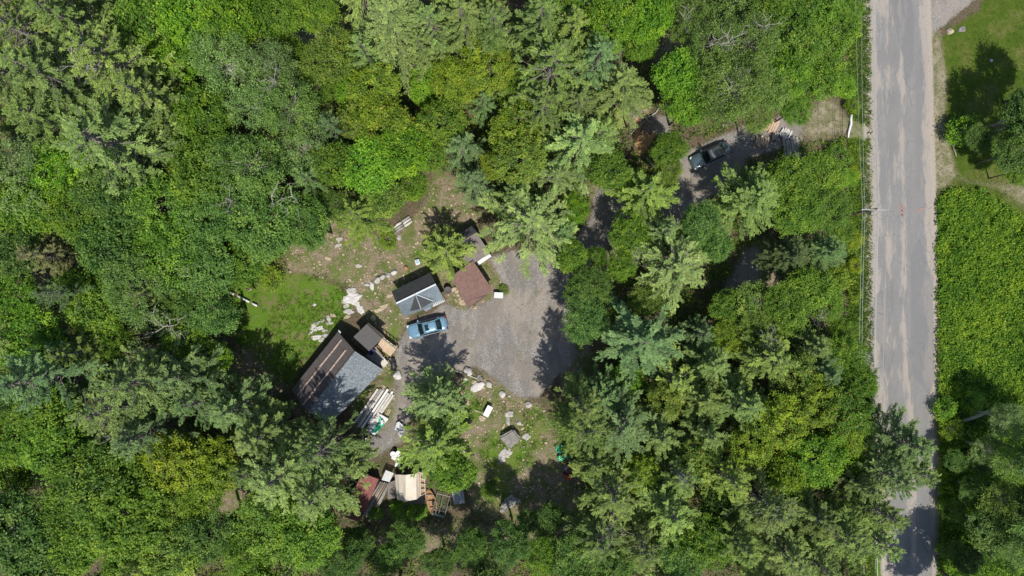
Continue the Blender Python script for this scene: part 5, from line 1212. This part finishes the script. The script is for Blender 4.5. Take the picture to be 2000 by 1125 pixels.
# ------------------------------------------------------------------ cars
def paint(name, c, rough=.28, metal=.3):
    a = N(name); f = a.noise(2, 4, .6); col = a.ramp(f, [(.3, tuple(k * .88 for k in c)), (.7, c)]); a.b.inputs['Coat Weight'].default_value = .6; a.b.inputs['Coat Roughness'].default_value = .08
    return a.fin(col, rough, .5, metal)
m_tyre = mat_var('tyre_rubber', (.02, .02, .02), .2, 5, .85); m_rim = mat_var('alloy_rim', (.5, .5, .52), .1, 5, .35, .5, .8)
m_cglass = mat_var('car_glass', (.012, .022, .024), .1, 2, .06, .8); m_lamp = mat_var('headlamp_glass', (.7, .72, .75), .05, 4, .15, .6); m_tail = mat_var('tail_lamp', (.17, .01, .012), .1, 4, .25, .5)
def car(name, label, loc, rz, pm, roofm, sunroof=True, rack=False, L=4.75, W=1.82):
    t = thing(name, label, 'car', loc, rz)
    xs = [-.5, -.485, -.44, -.34, -.16, .1, .28, .40, .465, .49, .5]
    hw = [.30, .40, .455, .485, .5, .5, .492, .47, .42, .36, .28]
    zt = [.62, .78, .92, .98, .99, .97, .93, .84, .74, .66, .56]
    mb = MB(); K = 15
    for x_, w_, z_ in zip(xs, hw, zt):
        w2 = w_ * W; ring = []
        for i in range(K):
            s = -1 + 2 * i / (K - 1)
            if abs(s) > .99: y_, zz = math.copysign(w2 * .95, s), .24
            elif abs(s) > .85: y_, zz = math.copysign(w2, s), .45
            elif abs(s) > .7: y_, zz = math.copysign(w2 * .99, s), z_ * .78
            elif abs(s) > .55: y_, zz = math.copysign(w2 * .93, s), z_ * .93
            else: y_ = w2 * .86 * s / .57; zz = z_ + .035 * (1 - (s / .57) ** 2)
            mb.v.append((x_ * L, y_, zz))
    n = len(xs)
    for i in range(n - 1):
        for j in range(K - 1): a = i * K + j; mb.f.append((a, a + K, a + K + 1, a + 1))
    mb.f.append(tuple(range(K))); mb.f.append(tuple((n - 1) * K + i for i in range(K))[::-1])
    for i in range(n - 1): mb.f.append((i * K, i * K + K - 1, (i + 1) * K + K - 1, (i + 1) * K))
    o = mb.build('body', pm, t, True); md = o.modifiers.new('s', 'SUBSURF'); md.levels = 1; md.render_levels = 2
    # cabin: glass house with pillars, nose is +x
    zb = .95; zr_ = 1.42; cx = [(1.02, .74), (.34, .58), (-1.06, .56), (-1.72, .68)]
    def q4(nm, p, mat, th=.03):
        o = MB().slab([Vector(k) for k in p], th).build(nm, mat, t); return o
    wf, wr = .80, .60
    q4('windshield', [(1.05, -.72, zb - .03), (1.12, 0, zb - .01), (1.05, .72, zb - .03), (.40, .58, zr_), (.42, 0, zr_ + .02), (.40, -.58, zr_)], m_cglass)
    q4('rear_window', [(-1.66, .66, zb), (-1.74, 0, zb + .02), (-1.66, -.66, zb), (-1.08, -.55, zr_), (-1.08, 0, zr_ + .02), (-1.08, .55, zr_)], m_cglass)
    for s in (-1, 1):
        for a, b in (((.93, .32), (.02, .0)), ((-.04, -.04), (-1.45, -1.02))):
            p = [(a[0], s * .82, zb), (b[0], s * .82, zb), (b[1], s * .625, zr_ - .02), (a[1], s * .625, zr_ - .02)]
            if s < 0: p = p[::-1]
            MB().slab([Vector(k) for k in p], .02).build('side_window', m_cglass, t)
        pl = MB(); pl.bar((1.05, s * .76, zb), (.36, s * .60, zr_), .07); pl.bar((-.01, s * .83, zb), (-.02, s * .63, zr_), .07); pl.bar((-1.68, s * .70, zb), (-1.06, s * .58, zr_), .12, .07)
        pl.bar((.38, s * .61, zr_), (-1.08, s * .59, zr_), .06); pl.build('pillar', pm, t)
        mi = MB().box((.88, s * 1.0, 1.0), (.16, .2, .14)).build('mirror', pm, t, bevel=.03)
        MB().box((2.18, s * .62, .66), (.30, .34, .12), rz=-s * .35).build('headlight', m_lamp, t, bevel=.03)
        MB().box((-2.24, s * .66, .80), (.18, .36, .13), rz=s * .2).build('taillight', m_tail, t, bevel=.03)
        for x_ in (1.42, -1.40):
            w = MB().lathe([(.20, -.10), (.31, -.11), (.335, -.06), (.335, .06), (.31, .11), (.20, .10)], 20).build('wheel', m_tyre, t, True); w.location = (x_, s * .80, .335); w.rotation_euler = (math.pi / 2, 0, 0)
            MB().lathe([(0, -.085), (.2, -.10), (.2, .10), (0, .085)], 12).build('rim', m_rim, w)
        MB().bar((1.0, s * .86, zb - .02), (-1.6, s * .84, zb), .03).build('window_trim', m_rim, t)
        if rack: MB().bar((.25, s * .52, zr_ + .09), (-.95, s * .52, zr_ + .09), .05).build('roof_rail', m_black, t)
    rf = MB(); nn = 7
    for i in range(nn):
        x_ = .44 - 1.54 * i / (nn - 1)
        for j in range(7): s = -1 + j / 3; rf.v.append((x_ + .03 * (1 - s * s) * (1 if i == 0 else -1 if i == nn - 1 else 0), s * .60, zr_ + .055 * (1 - s * s) + .02 * math.sin(math.pi * i / (nn - 1)) - .01))
    for i in range(nn - 1):
        for j in range(6): a = i * 7 + j; rf.f.append((a, a + 1, a + 8, a + 7)[::1])
    ro = rf.build('roof', roofm, t, True); md = ro.modifiers.new('s', 'SOLIDIFY'); md.thickness = .04; md.offset = 0
    if sunroof: MB().box((.0, 0, zr_ + .075), (.46, .72, .015)).build('sunroof', m_cglass, t, bevel=.005)
    if rack:
        for x_ in (.05, -.75): MB().bar((x_, -.55, zr_ + .12), (x_, .55, zr_ + .12), .05).build('cross_bar', m_rim, t)
    for y_ in (-.4, .4): MB().bar((1.2, y_ * .9, zb + .035), (2.1, y_ * 1.2, .80), .012).build('hood_crease', pm, t)
    MB().box((2.30, 0, .5), (.1, 1.2, .16)).build('grille', m_black, t, bevel=.02)
    MB().box((1.12, .25, zb + .04), (.03, .6, .02), rz=.05).build('wiper', m_black, t)
    return t
blue = paint('blue_paint', (.20, .36, .48)); dk = paint('dark_blue_green_paint', (.075, .115, .13), .25)
a0 = math.atan2((562.5 - 649) - (562.5 - 629.5), 797 - 872)
car('blue_sedan', 'light blue sedan with sunroof parked on the gravel yard', P(835.5, 639, .5)[:2] + (0.02,), a0 , blue, blue, L=4.72)
x, y, _ = P(1387, 304, .5)
car('dark_car', 'dark blue-green car with roof rails parked in tree shade on the drive', (x, y, .03), math.radians(180 + 25), dk, paint('grey_roof_paint', (.10, .11, .11), .35), sunroof=False, rack=True, L=4.9)

# ------------------------------------------------------------------ utility pole and wires
m_pole = mat_var('weathered_pole', (.16, .13, .10), .3, 4, .9); m_wire = mat_var('aluminium_wire', (.62, .64, .64), .05, 3, .45, .5, .5)
X0, Y0, _ = P(1642, 430, 0); Y0 = 8.35
up = thing('utility_pole', 'leaning-looking wooden utility pole with pale crossarm left of the road', 'utility pole', (X0, Y0, 0))
HP = 8.0
MB().tube([(0, 0, -.3), (0, 0, HP)], [.19, .13], 12).build('pole', m_pole, up, True)
Xt = P(1733, 410, HP - .3)[0] - X0; Xl = P(1681, 410, HP - .3)[0] - X0
MB().bar((Xl, -.05, HP - .3), (Xt, -.1, HP - .3), .09, .10).build('crossarm', mat_var('pale_crossarm', (.36, .37, .37), .1, 3, .6), up)
ins = []
for x_ in (Xl + .05, 0.08, Xt - .08):
    MB().lathe([(.03, 0), (.03, .12), (.07, .12), (.07, .18), (.04, .2), (.04, .26), (0, .27)], 10, (x_, -.08, HP - .24)).build('insulator', m_white, up, True); ins.append(x_)
MB().lathe([(.0, -.35), (.16, -.35), (.16, .05), (.05, .08), (0, .08)], 12, (0.1, -.34, HP - 1.2)).build('transformer', mat_var('light_grey_steel', (.3, .31, .32), .1, 3, .4), up, True)
def wire(x_, z, w, label, x_end_top, x_end_bot, r):
    pts = []
    for i in range(25):
        t_ = -1 + 2 * i / 24; yy = Y0 + t_ * 48; xx = X0 + x_ + (x_end_top if t_ > 0 else x_end_bot) * abs(t_); sag = -.9 * (1 - (2 * abs(t_) - 1) ** 2)
        pts.append((xx, yy, z + sag))
    single(MB().tube(pts, r, 5), 'overhead_wire', m_wire, label, 'wire', 'overhead wires along the road', True)
wire(ins[0], HP, 1, 'leftmost thin wire on the pole\'s crossarm, over the verge', -.6, .2, .014)
wire(ins[1], HP, 1, 'thin wire from the pole top over the road\'s left edge', .1, .1, .014)
wire(ins[2], HP, 1, 'rightmost thin wire running over the left lane of the road', -.9, -.2, .014)
wire(1.0, HP - 1.6, 1, 'thickest pale cable running over the grass verge', .0, .2, .03)
wire(-.05, HP - 2.4, 1, 'low dark cable over the wood edge', .2, .2, .016)
